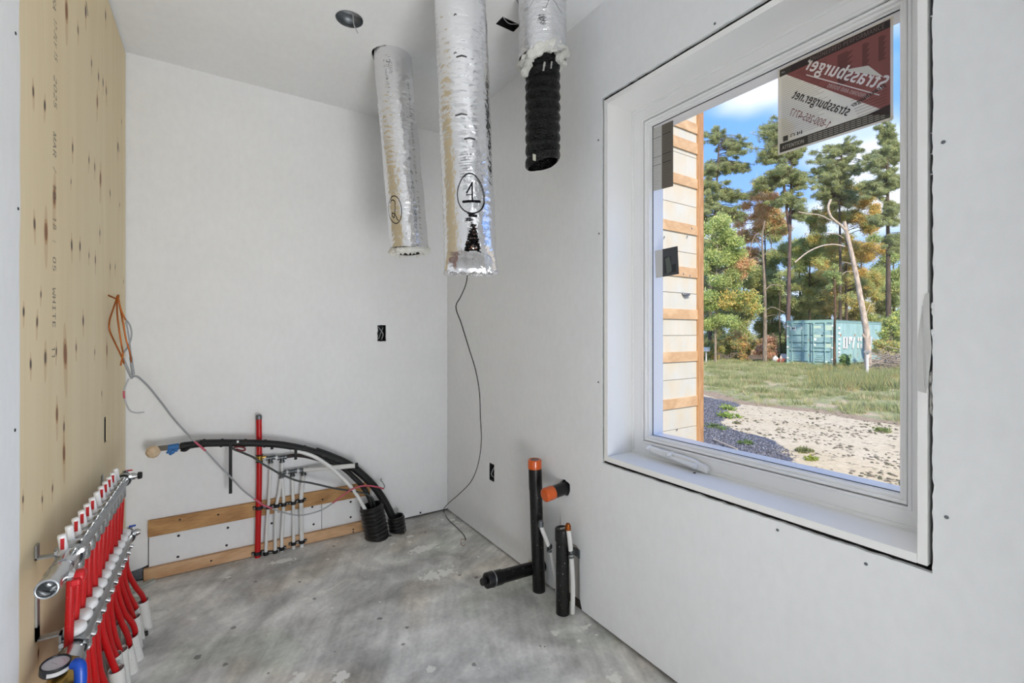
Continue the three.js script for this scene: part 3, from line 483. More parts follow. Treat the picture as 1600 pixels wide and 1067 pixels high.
{ // the shortest-looking duct at the back, marked 2
  const bot = atZ(640, 390, 2.14), top = D2T.clone().setY(YC + 0.06), L = top.distanceTo(bot);
  const mat = foilMat(1024, 1400, (g, w, h) => {
    const Yh = (py) => (1 - (390 - py) / (390 - 78) * 0.94) * h;
    const U = (s) => A2U(s) * w;
    for (let i = 0; i < 26; i++) { const y = rr(96, 122), a = rr(-0.30, -0.14); stroke(g, [[U(a), Yh(y)], [U(a + rr(0.02, 0.08)), Yh(y + rr(-1.5, 1.5))]], 2.5, 'rgba(60,58,60,.55)'); }
    const X = (px, py) => U(clamp((px - (612 + (py - 82) / 310 * 28)) / 30, -0.98, 0.98));
    const e = []; for (let i = 0; i <= 42; i++) { const a = i / 40 * 6.283; e.push([X(617 + 9.8 * Math.cos(a), 333), Yh(334 + 21 * Math.sin(a))]); } stroke(g, e, 6);
    const two = [[610, 323], [612, 318.5], [615, 319.5], [617, 322], [617, 332], [617, 340], [615.5, 346], [613.5, 344], [612.5, 340], [614, 338.5], [617, 341], [620, 348], [622, 351]]; stroke(g, two.map(([x, y]) => [X(x, y), Yh(y)]), 6.5);
    for (let i = 0; i < 150; i++) { const y = rr(120, 380); stroke(g, [[U(0.62 + 0.1 * fbm(y * 0.03, 3, 1, 2)) + rr(-9, 9), Yh(y)], [U(0.66) + rr(-6, 16), Yh(y + rr(-2, 2))]], 2.2, 'rgba(70,70,74,.5)'); }
  });
  const t = thing('foil_duct', 'foil duct nearest the back wall, open below, marked with a circled 2', 'duct', [bot.x, bot.y, bot.z], 'insulated flexible ducts hanging from the ceiling');
  const d = ductMesh(top, bot, 0.0885, { k: 11, rows: 190, amp: 0.0032 });
  part(t, 'foil_sleeve', d.g, mat);
  part(t, 'glass_wool', woolCollar(bot.clone().add(V(0, -0.004, 0)), d, 0.078, 0.015, 4, 0.006, -0.010), M.glasswool);
  part(t, 'inner_duct', cyl(bot.clone().addScaledVector(d.ax, 0.012), bot.clone().addScaledVector(d.ax, -0.2), 0.064, 0.064, 24, true), Object.assign(M.rubber.clone(), { side: THREE.DoubleSide }));
  part(t, 'inner_closure', cyl(bot.clone().addScaledVector(d.ax, -0.18), bot.clone().addScaledVector(d.ax, -0.19), 0.066), M.rubber);
}
{ // the duct whose black core is bared
  const bot = atZ(848, 96, 1.8), end = atZ(848.5, 256, 1.79), top = D3T.clone().setY(YC + 0.06);
  const mat = foilMat(1024, 700, (g, w, h) => {
    const Yh = (py) => (0.30 + 0.7 * py / 96) * h, U = (px) => A2U(clamp((px - 848) / 37.5, -0.98, 0.98)) * w;
    stroke(g, [[U(850), Yh(0)], [U(866), Yh(20)], [U(877), Yh(33)]], 3); stroke(g, [[U(865), Yh(2)], [U(858), Yh(20)], [U(853), Yh(33)], [U(848), Yh(32)]], 3);
    stroke(g, [[U(829), Yh(11)], [U(836), Yh(8)], [U(841), Yh(10)], [U(833), Yh(20)], [U(829), Yh(26)]], 3, 'rgba(40,40,44,.6)');
    for (let i = 0; i < 40; i++) { const y = rr(46, 62); stroke(g, [[U(rr(840, 852)), Yh(y)], [U(rr(842, 854)), Yh(y - 2)]], 3.5, 'rgba(60,60,62,.55)'); }
  });
  const t = thing('foil_duct', 'foil duct closest to the window, its ribbed black core hanging bare', 'duct', [end.x, end.y, end.z], 'insulated flexible ducts hanging from the ceiling');
  const d = ductMesh(top, bot, 0.094, { k: 21, rows: 110 });
  part(t, 'foil_sleeve', d.g, mat);
  part(t, 'glass_wool', woolCollar(bot.clone().add(V(0, 0.0, 0)), d, 0.076, 0.022, 6, 0.026, 0.004), M.glasswool);
  for (const [a, b, r] of [[[872, 92], [884, 84], 0.012], [[874, 96], [883, 100], 0.009], [[851, 98], [849, 109], 0.0035], [[862, 97], [861, 106], 0.003], [[826, 100], [820, 114], 0.013]]) { const p = atZ(a[0], a[1], 1.725), q = atZ(b[0], b[1], 1.715), m = []; for (let k = 0; k <= 5; k++) m.push(p.clone().lerp(q, k / 5).toArray()); part(t, 'glass_wool', lump(m, r, a[0], [1, 1, 1]), M.glasswool); }
  // ribbed core: one profile ring per turn of the wire
  const core = [], N = 11, L = bot.y + 0.04 - end.y; for (let i = 0; i <= N * 8; i++) { const f = i / (N * 8), b = Math.abs(Math.sin(f * N * Math.PI)); core.push([0.0585 + 0.0110 * Math.pow(b, 0.6), -f * L]); }
  const cg = new THREE.LatheGeometry(core.map(([a, b]) => new THREE.Vector2(a, b)), 56), cp = cg.attributes.position;
  for (let i = 0; i < cp.count; i++) { const x = cp.getX(i), y = cp.getY(i), z = cp.getZ(i), k = fbm(x * 60, y * 60, z * 60, 3) * 0.05, low = smooth(-L * 0.80, -L, y), px = (x * d.right.x + z * d.right.z); cp.setXYZ(i, x * (1 + k), y + low * (px * 0.28) + 0.004 * noise.noise(x * 20, y * 8, z * 20), z * (1 + k)); }
  cg.computeVertexNormals(); cg.translate(bot.x, bot.y + 0.04, bot.z);
  part(t, 'ribbed_core', cg, new THREE.MeshPhysicalMaterial({ color: 0x030304, roughness: 0.2, specularIntensity: 0.7, bumpMap: crinkle, bumpScale: 0.016, side: THREE.DoubleSide }));
  part(t, 'core_closure', cyl(V(bot.x, end.y + 0.10, bot.z), V(bot.x, end.y + 0.11, bot.z), 0.058), M.rubber);
  const s = atZ(834.5, 246, 1.722); part(t, 'paper_tag', nbox(s.x - 0.007, s.x + 0.007, s.y - 0.012, s.y + 0.012, -s.z - 0.002, -s.z, 0.0008).rotateY(0), std(0xb9b8a8, 0.8));
}
{ // round lighting box let into the ceiling, and the square cut-out beside the ducts
  const t = thing('ceiling_box', 'round grey electrical box recessed in the ceiling, a white wire hanging from it', 'electrical box', [octo.x, YC, octo.z]);
  part(t, 'box_shell', lathe([[0.0545, 0.002], [0.0545, 0.045], [0, 0.046]], V(octo.x, YC, octo.z), V(0, 1, 0), 28), Object.assign(M.steelgrey.clone(), { side: THREE.DoubleSide }));
  part(t, 'rim', lathe([[0.0545, -0.001], [0.0555, -0.001], [0.0555, 0.012], [0.0535, 0.012], [0.0535, -0.001]], V(octo.x, YC, octo.z), V(0, 1, 0), 28), M.zinc);
  const Zo = F * (YC - EYE) / (HY - 30);
  part(t, 'wire', tube([V(octo.x, YC + 0.03, octo.z), atZ(550, 20, Zo), atZ(553, 38, Zo), atZ(559, 52, Zo)], 0.0022, 20, 6), M.wirewhite);
  part(t, 'bracket', nbox(octo.x - 0.05, octo.x + 0.05, YC + 0.03, YC + 0.034, -octo.z - 0.012, -octo.z + 0.012), M.zinc);
  const u = thing('ceiling_outlet', 'black rectangular box set in the ceiling between two foil ducts, crossed by a pale wire', 'electrical box', [rectc.x, YC, rectc.z]);
  const bw = 0.046, bd = 0.027, sh = merge([box(-bw, bw, 0.05, 0.053, -bd, bd), box(-bw, -bw + 0.002, 0, 0.05, -bd, bd), box(bw - 0.002, bw, 0, 0.05, -bd, bd), box(-bw, bw, 0, 0.05, -bd, -bd + 0.002), box(-bw, bw, 0, 0.05, bd - 0.002, bd)]);
  part(u, 'box_shell', sh.rotateY(0.02).translate(rectc.x, YC + 0.0005, rectc.z), M.dark);
  part(u, 'wire', tube([V(rectc.x - 0.04, YC + 0.02, rectc.z + 0.01), V(rectc.x, YC + 0.004, rectc.z + 0.004), V(rectc.x + 0.042, YC + 0.012, rectc.z + 0.012)], 0.0022, 12, 6), M.wirewhite);
}
function outletBox(t, c, w, h, into) {                                // open box shell let into a wall; into: unit direction away from the room
  const q = new THREE.Quaternion().setFromUnitVectors(V(0, 0, 1), into);
  const sh = merge([box(-w, w, -h, h, 0.058, 0.06), box(-w, -w + 0.002, -h, h, 0.003, 0.06), box(w - 0.002, w, -h, h, 0.003, 0.06), box(-w, w, h - 0.002, h, 0.003, 0.06), box(-w, w, -h, -h + 0.002, 0.003, 0.06), box(-0.006, 0.006, h - 0.010, h - 0.002, 0.002, 0.02), box(-0.006, 0.006, -h + 0.002, -h + 0.010, 0.002, 0.02)]);
  part(t, 'box_shell', sh.applyQuaternion(q).translate(c.x, c.y, c.z), M.dark);
}
{
  const t = thing('outlet_box', 'open black outlet box high on the back wall with folded wires inside', 'outlet box', [ob.x, ob.y - 0.05, -NB]);
  outletBox(t, V(ob.x, ob.y, -NB), 0.0255, 0.049, V(0, 0, -1));
  part(t, 'wire', tube([V(ob.x - 0.016, ob.y + 0.04, -NB - 0.02), V(ob.x - 0.006, ob.y + 0.02, -NB - 0.006), V(ob.x + 0.01, ob.y - 0.006, -NB - 0.006), V(ob.x + 0.004, ob.y - 0.04, -NB - 0.02)], 0.003, 16, 6), M.wiregrey);
  part(t, 'wire', tube([V(ob.x + 0.014, ob.y + 0.035, -NB - 0.02), V(ob.x - 0.004, ob.y, -NB - 0.008), V(ob.x - 0.014, ob.y - 0.036, -NB - 0.02)], 0.0025, 16, 6), M.wiregrey);
  const c = V(XR, (oR[0][1] + oR[1][1]) / 2, -(oR[0][0] + oR[1][0]) / 2), u = thing('outlet_box', 'open black outlet box low on the wall between the corner and the black pipes', 'outlet box', [c.x, c.y - 0.05, c.z]);
  outletBox(u, c, 0.028, 0.049, V(1, 0, 0));
  part(u, 'wire', tube([V(XR + 0.02, c.y + 0.042, c.z + 0.016), V(XR + 0.006, c.y + 0.01, c.z + 0.002), V(XR + 0.008, c.y - 0.02, c.z - 0.012), V(XR + 0.025, c.y - 0.04, c.z + 0.004)], 0.003, 16, 6), M.wiregrey);
  const v = thing('outlet_box', 'slim dark outlet box let into the plywood beside the loose cable', 'outlet box', [boxL.x, boxL.y - 0.05, boxL.z]);
  outletBox(v, boxL, 0.0255, 0.0495, V(-1, 0, 0));
}
single('pull_string', 'thin dark cord hanging from the folded end of the longest foil duct to the floor', 'cord',
  tube([atZ(731, 425, 1.65), atZ(728, 444, 1.66), atZ(719, 465, 1.68), atZ(712.3, 478, 1.70), atZ(721, 506, 1.75), atZ(733, 545, 1.84), atZ(743, 578, 1.93), atZ(749, 612, 2.02), atZ(750.5, 650, 2.12), atZ(752, 690, 2.24), atZ(747, 725, 2.36), atZ(736, 752, 2.5), atZ(716, 773, 2.68), atZ(700, 787, 2.80), onY(693.5, 799, 0.004), onY(701, 812, 0.004), onY(715, 825, 0.004), onY(725, 836, 0.004), onY(728, 843, 0.004)], 0.0022, 160, 6), std(0x1b1815, 0.5));
single('copper_strand', 'short curl of bare copper strand lying on the floor at the end of the cord', 'wire', tube([onY(728, 844, 0.003), onY(722, 842, 0.006), onY(720, 848, 0.004), onY(724, 853, 0.003), onY(727, 850, 0.003)], 0.0013, 24, 6), M.copper);

// ================================================================ strapping and plumbing on the back wall
const pineMats = [0, 1].map((k) => std(0xffffff, 0.6, { map: woodTex(k ? [216, 178, 138] : [196, 152, 98], k ? [176, 132, 90] : [140, 95, 50], { k: k * 13, ring: 5, h: 256 }) }));
function pineBoard(name, label, x0, x1, y0, y1, n0, n1, mat, screws) {
  const t = thing(name, label, 'board', [(x0 + x1) / 2, y0, -n1]);
  part(t, 'board', uvm(nbox(x0, x1, y0, y1, n0, n1, 0.0025), 1.3, 0.4, 0), mat);
  for (const [px, py] of screws) { const p = onN(px, py, n0); part(t, 'screw', screw(p.x, p.y, -p.z, V(0, 0, 1), 0.0042), M.dark); }
}
pineBoard('wood_strap', 'upper of two horizontal pine boards on the back wall, browner in tone', -0.276, 0.785, 0.208, 0.287, NB - 0.020, NB - 0.001, pineMats[0], [[281, 812], [341, 804], [504, 780]]);
pineBoard('wood_strap', 'lower pine board along the foot of the back wall, resting on the slab', -0.292, 0.785, 0.003, 0.060, NB - 0.027, NB - 0.004, pineMats[1], [[330, 876], [552, 827], [552, 831]]);

const NP = NB - 0.040;                                                // the pipes stand this far out
const pipeTop = (px, py) => onN(px, py, NP);
function clampOn(t, px, py, r, dz = 0) {                              // black half clamp with two ears and screws, tight on the pipe
  const p = onN(px, py, NP), e = r + 0.015, k = [];
  k.push(cyl(V(p.x, p.y - 0.009, p.z), V(p.x, p.y + 0.009, p.z), r + 0.0035, r + 0.0035, 18), nbox(p.x - e, p.x + e, p.y - 0.008, p.y + 0.006, NP + 0.002, NP + 0.018, 0.002));
  const c = part(t, 'pipe_clamp', merge(k), M.rubber);
  for (const s of [-1, 1]) part(c, 'screw', lathe([[0.005, 0], [0.004, 0.003], [0, 0.004]], V(p.x + s * (e - 0.006), p.y, p.z), V(0, 0, 1), 10), M.zinc);
}
{ // red riser with its brass branch
  const t = thing('red_pipe', 'upright red pipe with a dark cap, taller than the white pipes next to it', 'pipe', [onY(403, 880, 0).x, 0, -NP]);
  part(t, 'pipe', tube([onN(402.5, 881, NP), onN(403, 840, NP), onN(404.6, 775, NP), onN(405.2, 714, NP), onN(404.6, 652, NP)], 0.0137, 40, 16), M.red);
  part(t, 'cap', lathe([[0, 0.011], [0.010, 0.011], [0.0135, 0.008], [0.0152, 0.003], [0.0152, -0.012], [0.0138, -0.013]], onN(404.6, 651, NP), V(0, 1, 0), 18), M.steelgrey, 'dark cap');
  const b = onN(405.2, 716, NP); part(t, 'branch_fitting', merge([lathe([[0.0148, -0.018], [0.0155, -0.016], [0.0155, 0.016], [0.0148, 0.018]], b, V(0, 1, 0), 18), cyl(b, b.clone().add(V(0.030, 0.004, 0)), 0.008)]), M.brass, 'brass branch tee');
  for (const py of [711, 721]) part(t, 'band', lathe([[0.0142, -0.004], [0.0172, -0.003], [0.0172, 0.003], [0.0142, 0.004]], onN(405.2, py, NP), V(0, 1, 0), 18), M.rubber);
  clampOn(t, 405, 793, 0.0137); clampOn(t, 402.8, 864, 0.0137);
}
// upper header: brass branch > tee > tee > dark line; lower header: elbow > tee > tee > capped white line
function crimp(t, a, b, r) { const d = b.clone().sub(a).normalize(); part(t, 'crimp_ring', merge([a, b].map((p) => cyl(p.clone().addScaledVector(d, -0.0045), p.clone().addScaledVector(d, 0.0045), r, r, 16))), M.fitting); }
function tee(t, c, right, down, r = 0.0105) {                         // plastic tee with steel crimp rings at its ends
  const list = []; if (right[0]) list.push(cyl(c.clone().add(V(-0.020, 0, 0)), c, r)); if (right[1]) list.push(cyl(c, c.clone().add(V(0.020, 0, 0)), r)); if (down) list.push(cyl(c, c.clone().add(V(0, -0.026, 0)), r)); list.push(new THREE.SphereGeometry(r, 14, 10).translate(c.x, c.y, c.z));
  part(t, 'fitting', merge(list), M.fitting);
  const rings = []; for (const [on, dx, dy] of [[right[0], -0.018, 0], [right[1], 0.018, 0], [down, 0, -0.024]]) if (on) { const d = V(dx, dy, 0).normalize(), p = c.clone().add(V(dx, dy, 0)); rings.push(cyl(p.clone().addScaledVector(d, -0.004), p.clone().addScaledVector(d, 0.004), r + 0.0028, r + 0.0028, 16)); }
  part(t, 'crimp_ring', merge(rings), M.steelgrey);
}
const drop = (name, label, pts, r, cl) => {
  const t = thing(name, label, 'pipe', [onN(...pts[pts.length - 1], NP).x, 0, -NP], 'white water pipes clipped to the wood straps');
  part(t, 'pipe', tube(pts.map(([x, y]) => onN(x, y, NP)), r, 40, 14), M.pex);
  for (const [x, y] of cl) clampOn(t, x, y, r); return t;
};
const p1 = drop('white_pipe', 'white water pipe standing right beside the red pipe', [[422.5, 722], [422, 750], [419.5, 787], [416, 840], [415.2, 876]], 0.0086, [[420, 792], [415.6, 864.5]]);
const p2 = drop('white_pipe', 'second white water pipe from the red one, ending in the lower header elbow', [[439.3, 744], [436, 770], [432, 790], [430.2, 840], [430, 872]], 0.0086, [[432.3, 790], [430, 862]]);
const p3 = drop('white_pipe', 'third white water pipe from the red one, reaching up past the lower header', [[440.6, 720], [441, 745], [443, 775], [442.8, 800], [440.4, 840], [440.2, 868]], 0.0086, [[443.4, 788], [440, 857]]);
const p4 = drop('white_pipe', 'fourth white water pipe from the red one, under the middle tee', [[456.7, 744], [457.5, 770], [458.5, 800], [458.8, 864]], 0.0086, [[458.6, 785.5], [458.7, 849]]);
const p5 = drop('white_pipe', 'thickest white water pipe, farthest from the red one', [[474.3, 743], [471, 770], [470.4, 790], [472, 862]], 0.0114, [[470.6, 782], [471.8, 846]]);
{
  const t = thing('upper_pipe_header', 'short horizontal row of grey tees joining the red pipe to a dark line', 'pipe fittings', [onN(431, 716, NP).x, onN(431, 720, NP).y, -NP]);
  const a = onN(422.8, 715.2, NP), b = onN(440.8, 714.5, NP), s = onN(412, 716, NP);
  tee(t, a, [1, 1], 1); tee(t, b, [1, 1], 1); part(t, 'pipe', merge([cyl(s, a, 0.0088), cyl(a, b, 0.0088)]), M.pex);
  part(t, 'insulated_line', tube([b.clone().add(V(0.012, 0.001, 0.0)), onN(452, 712.5, NP), onN(463, 711.5, NP), onN(478, 713, NP - 0.012), onN(494, 717, NP - 0.02), onN(516, 724, NP - 0.03)], 0.0098, 40, 12), std(0x2a1b1c, 0.6), 'dark brown insulated line');
  const u = thing('lower_pipe_header', 'lower horizontal row of grey fittings feeding the long capped white pipe', 'pipe fittings', [onN(460, 735, NP).x, onN(460, 740, NP).y, -NP]);
  const e = onN(440, 738.5, NP), c = onN(457, 736.3, NP), d = onN(474.5, 734.4, NP), w = onN(555, 727.5, NB - 0.172), ca = onN(557, 727.3, NB - 0.172);
  tee(u, e, [0, 1], 1); tee(u, c, [1, 1], 1); tee(u, d, [1, 1], 1, 0.0125); part(u, 'pipe', merge([cyl(e, c, 0.0088), cyl(c, d, 0.0088)]), M.pex);
  part(u, 'capped_line', cyl(d, w, 0.0128), M.pex); part(u, 'end_cap', cyl(w, ca.clone().add(V(0.006, 0, 0)), 0.0155), M.rubber, 'dark end cap');
}

// ---- black insulated line set bent from its foil-ended tip down into the rear conduit
{
  const n = NB - 0.105, t = thing('insulated_line_set', 'thick black foam-wrapped pipe bundle arching along the back wall', 'pipe bundle', [onN(420, 690, n).x, 0.02, -n]);
  const pts = [[283, 697.5, n], [294, 695.5, n], [312, 693, n], [340, 692, n], [372, 692, n], [405, 692.5, n], [436, 694.5, n], [464, 699, n], [492.5, 706.5, n], [520, 716.5, n], [545, 728, n], [565, 743, n], [583, 761, n], [597, 780, n], [608, 800, n], [613, 812, n], [616, 826, n - 0.01]].map(([x, y, k]) => onN(x, y, k));
  part(t, 'foam_wrap', uvm(tube(pts.slice(0, 11), 0.0182, 120, 16), 4), M.foam);
  part(t, 'foam_pipe', uvm(tube(pts.slice(8).map((p) => p.clone().add(V(0.004, 0.004, -0.004))), 0.0215, 80, 18), 4), M.foam);
  const c = new THREE.CatmullRomCurve3(pts, false, 'centripetal');
  for (const f of [0.14, 0.2, 0.27, 0.33, 0.46, 0.53, 0.58]) { const p = c.getPoint(f), d = c.getTangent(f); d.add(V(0, 0.45, 0.1)).normalize(); part(t, 'tape_turn', lathe([[0.0180, -0.012], [0.0197, -0.010], [0.0197, 0.010], [0.0180, 0.012]], p, d, 18), M.rubber); }
  part(t, 'bare_pipe', tube([[242, 701.5], [255, 700], [270, 698.7], [287, 697]].map(([x, y]) => onN(x, y, n)), 0.0125, 24, 16), std(0x6c665a, 0.5, { bumpMap: grainTex, bumpScale: 0.003 }), 'grey-brown bare tube end');
  const tip = onN(243, 701.5, n), ax = onN(228, 706, n - 0.02).sub(tip).normalize();
  part(t, 'foam_tip', lathe([[0.0120, -0.018], [0.024, -0.006], [0.0295, 0.008], [0.027, 0.024], [0.015, 0.036], [0, 0.039]], tip.clone().add(V(0, -0.006, 0)), ax.add(V(0, -0.35, 0)), 8).toNonIndexed(), std(0xd8c0a0, 0.55, { flatShading: true }), 'tan taped tip');
  const bt = onN(271, 698.5, n); part(t, 'blue_tape', merge([lathe([[0.0128, -0.022], [0.0150, -0.018], [0.0152, 0.02], [0.0128, 0.022]], bt, V(1, 0.06, 0), 14), lump([[264, 704], [267, 708], [270, 706], [275, 703], [262, 707]].map(([x, y]) => onN(x, y, n - 0.012).toArray()), 0.008, 31, [1, 1, 0.5])]), std(0x2b6cab, 0.5), 'torn blue tape');
  part(t, 'foil_scrap', lump([[289, 694], [293, 696]].map(([x, y]) => onN(x, y, n - 0.010).toArray()), 0.007, 41, [1.3, 0.7, 0.4]), M.zinc);
  part(t, 'loose_wrap', tube([onN(283, 703, n - 0.012), onN(289, 703.5, n - 0.014), onN(298, 698, n - 0.014), onN(308, 696, n - 0.012)], 0.007, 24, 8), M.foam);
  const sp = onN(359.8, 694, n - 0.016); part(t, 'strap_tail', uvm(nbox(sp.x - 0.0075, sp.x + 0.0075, onN(361, 771, n - 0.016).y, sp.y, n - 0.0175, n - 0.0155, 0.0008).translate(0.001, 0, 0)), M.dark, 'hanging black strap');
  part(t, 'strap_tail', merge([[462, 701, 718], [486, 707, 713], [425, 698, 702]].map(([x, a, b]) => { const A = onN(x, a, n - 0.014), B = onN(x, b, n - 0.014); return box(A.x - 0.007, A.x + 0.007, B.y, A.y, A.z - 0.004, A.z + 0.004, 0.002); })), M.dark);
  const wt = onN(372, 690.5, n - 0.019); part(t, 'white_tie', nbox(wt.x - 0.006, wt.x + 0.003, wt.y - 0.004, wt.y + 0.008, n - 0.0235, n - 0.020, 0.0015), M.white);
  part(t, 'thin_wire', tube([onN(287, 690.5, n - 0.01), onN(300, 689.5, n - 0.012), onN(312, 689, n - 0.014)], 0.0012, 8, 5), M.wiregrey);
}
{
  const n = NB - 0.125;
  single('white_line', 'white flexible pipe arching from under the black bundle into the larger ribbed conduit', 'pipe', tube([onN(455, 703, n + 0.02), onN(470, 706, n + 0.01), onN(492, 714, n), onN(507, 723, n), onN(521, 734, n - 0.005), onN(534, 746, n - 0.01), onN(545, 757, n - 0.015), onN(556, 771, n - 0.02), onN(565, 786, n - 0.03), onN(571, 797, n - 0.035), onN(576, 812, n - 0.03)], 0.0105, 80, 14), M.pex);
  single('control_cable', 'dark grey and red twin cable sagging in front of the white pipes', 'cable', tube([[362, 699, n], [366, 702, n], [381, 708, n], [397, 715, n - 0.02], [411, 725, n - 0.02], [424, 732.5, n - 0.02], [437, 740, n - 0.02], [451, 746, n - 0.02], [466, 751.5, n - 0.02], [480, 753.5, n - 0.02], [497, 757, n - 0.02], [521, 762.5, n - 0.02], [549, 767, n - 0.02], [566, 770, n - 0.03], [577, 774, n - 0.04], [583, 780, n - 0.04], [586, 795, n - 0.02]].map(([x, y, k]) => onN(x, y, k)), 0.0052, 120, 8), std(0x3a3f3e, 0.5));
  single('red_wire_loop', 'small dark red loop of wire tucked under the black pipe bundle', 'wire', tube([onN(366, 699, n), onN(374, 698, n - 0.01), onN(381, 699.5, n - 0.012), onN(383, 703, n - 0.01), onN(378, 704, n - 0.008), onN(369, 701.5, n)], 0.0042, 30, 8), std(0x6a1220, 0.5));
  single('black_cable', 'stiff black cable dropping into the larger ribbed conduit behind the white line', 'cable', tube([[484, 712, n + 0.04], [505, 717, n + 0.03], [524, 724, n + 0.02], [541, 735, n + 0.015], [553, 746, n + 0.01], [564, 757, n + 0.005], [573, 770, n], [579, 783, n - 0.01], [582, 797, n - 0.01], [583, 812, n - 0.01]].map(([x, y, k]) => onN(x, y, k)), 0.0135, 80, 12), M.foam);
}
// ribbed drain conduits cast in the slab
function conduit(t, base, top, r, ribs) {
  const ax = top.clone().sub(base), L = ax.length(), pts = [];
  for (let i = 0; i <= ribs * 8; i++) { const f = i / (ribs * 8), w = Math.sin(f * ribs * 6.283); pts.push([r + 0.0052 * Math.tanh(2.6 * w), f * L]); }
  for (let i = ribs * 8; i >= 0; i -= 4) pts.push([r - 0.0065, i / (ribs * 8) * L]);
  part(t, 'ribbed_wall', lathe(pts, base, ax, 40), M.corrSpeck);
}
{
  const b = onY(590, 842, -0.01), t = thing('ribbed_conduit', 'larger black corrugated conduit rising from the slab, the white line entering it', 'conduit', [b.x, 0, b.z]);
  conduit(t, b, onN(580, 789, -b.z + 0.01), 0.062, 9);
  const c = onY(622, 832, -0.01), u = thing('ribbed_conduit', 'smaller black corrugated conduit at the end of the arching pipe bundle', 'conduit', [c.x, 0, c.z]);
  conduit(u, c, onN(618.5, 806, -c.z), 0.045, 5);
  for (const [px, py, k] of [[594, 844, 0.03], [607, 838, 0.02], [585, 845, 0.022], [628, 834, 0.02]]) { const p = onY(px, py, 0.002); single('mortar_crumb', 'dark crumb of mortar on the slab ' + { 594: 'in front of the larger ribbed conduit', 607: 'between the two ribbed conduits', 585: 'at the board side of the larger ribbed conduit', 628: 'in front of the smaller ribbed conduit' }[px], 'mortar', lump([[p.x, 0.004, p.z], [p.x + k * 0.5, 0.003, p.z]], 0.006, px, [1.5, 0.6, 1]), std(0x45443f, 0.9)); }
}

// ---- grey and pink thermostat wire, and the copper wires stapled to the plywood
{
  const pts = [[208, 588, 2.43], [214, 588, 2.45], [222, 594, 2.48], [233, 605, 2.52], [253, 630, 2.58], [273, 656, 2.62], [304, 689.5, 2.64], [321, 704, 2.65], [341, 726, 2.66], [360, 745, 2.66], [380, 766, 2.66], [397, 779, 2.66], [410, 788, 2.66], [425, 794.5, 2.66], [444, 801, 2.66], [467, 805, 2.66], [486, 802, 2.66], [504, 796, 2.66], [520, 786, 2.66], [534, 775, 2.655], [548, 765.5, 2.65], [562, 760, 2.65], [577, 759, 2.65], [590, 761, 2.66], [599, 763.5, 2.67], [601, 760, 2.69], [598, 754, 2.70], [595, 750, 2.70], [596, 748, 2.72]].map(([x, y, n]) => onN(x, y, n));
  const t = thing('thermostat_wire', 'long pale grey wire with pink lengths, looping from the plywood across the pipes', 'wire', [pts[12].x, pts[15].y, pts[12].z]);
  const cut = (a, b, r, m, l) => part(t, 'jacket', tube(pts.slice(a, b), r, (b - a) * 7, 8), m, l);
  cut(0, 7, 0.0042, M.wiregrey); cut(6, 8, 0.0047, M.wirepink, 'pink length'); cut(7, 12, 0.0042, M.wiregrey); cut(11, 14, 0.0046, M.wirepink, 'pink length'); cut(13, 19, 0.004, M.wiregrey); cut(18, 25, 0.0046, M.wirepink, 'pink length'); cut(24, 29, 0.0036, M.wiregrey);
  const n0 = 2.40, k = (x, y, n = n0) => onN(x, y, n);
  const c = thing('copper_wire_bundle', 'bunch of bare copper wires stapled to the plywood corner and twisted together', 'wire', [k(195, 560).x, k(195, 580).y, -n0]);
  part(c, 'staple', lump([k(184, 464, 2.37).toArray(), k(183, 468, 2.37).toArray()], 0.007, 51, [0.7, 1.2, 0.8]), M.copper);
  for (const p of [[[158, 456.5, 2.40], [166, 460, 2.39], [174, 463.5, 2.38], [182, 467, 2.37]], [[182, 468, 2.37], [177, 482, 2.36], [171, 502, 2.34], [171, 515, 2.34], [179, 534, 2.36], [190, 557, 2.38], [194, 568, 2.39]], [[183, 467, 2.37], [183, 488, 2.36], [186, 514, 2.36], [190, 540, 2.37], [192, 552, 2.38], [188.5, 571, 2.38]], [[185, 466, 2.37], [188, 482, 2.38], [192, 503, 2.38], [197, 530, 2.39], [203, 552, 2.40], [208, 584, 2.43]], [[184, 465, 2.37], [190, 486, 2.38], [196, 500, 2.39]]]) part(c, 'strand', tube(p.map(([x, y, n]) => k(x, y, n)), 0.0030, 40, 7), M.copper);
  for (const p of [[[195, 497, 2.39], [203, 508, 2.41], [205.5, 520, 2.42], [204, 532, 2.42], [199, 543, 2.41], [192, 552, 2.39]], [[197, 502, 2.39], [201, 524, 2.40], [204, 550, 2.41], [206.5, 572, 2.42], [208.5, 585, 2.43]]]) part(c, 'grey_strand', tube(p.map(([x, y, n]) => k(x, y, n)), 0.0030, 36, 7), M.wiregrey, 'grey insulated strand');
  part(c, 'sheath_end', tube([k(204.5, 558, 2.41), k(206.5, 574, 2.42), k(208.5, 585, 2.43)], 0.0055, 16, 8), M.wiregrey); part(c, 'sheath_end', tube([k(192, 560, 2.39), k(199, 576, 2.41), k(206, 591, 2.43)], 0.0052, 16, 8), M.wiregrey);
  part(c, 'white_strand', tube([[201, 592, 2.42], [195.5, 604, 2.41], [193.5, 615, 2.40], [197, 630, 2.42], [204, 642, 2.44], [213, 645, 2.46], [225, 644, 2.48]].map(([x, y, n]) => k(x, y, n)), 0.0030, 50, 7), M.wirewhite, 'loose white strand');
  part(c, 'pink_strand', tube([[193.6, 611, 2.40], [193.4, 616, 2.40], [194.2, 622, 2.405]].map(([x, y, n]) => k(x, y, n)), 0.0036, 12, 7), M.wirepink);
}

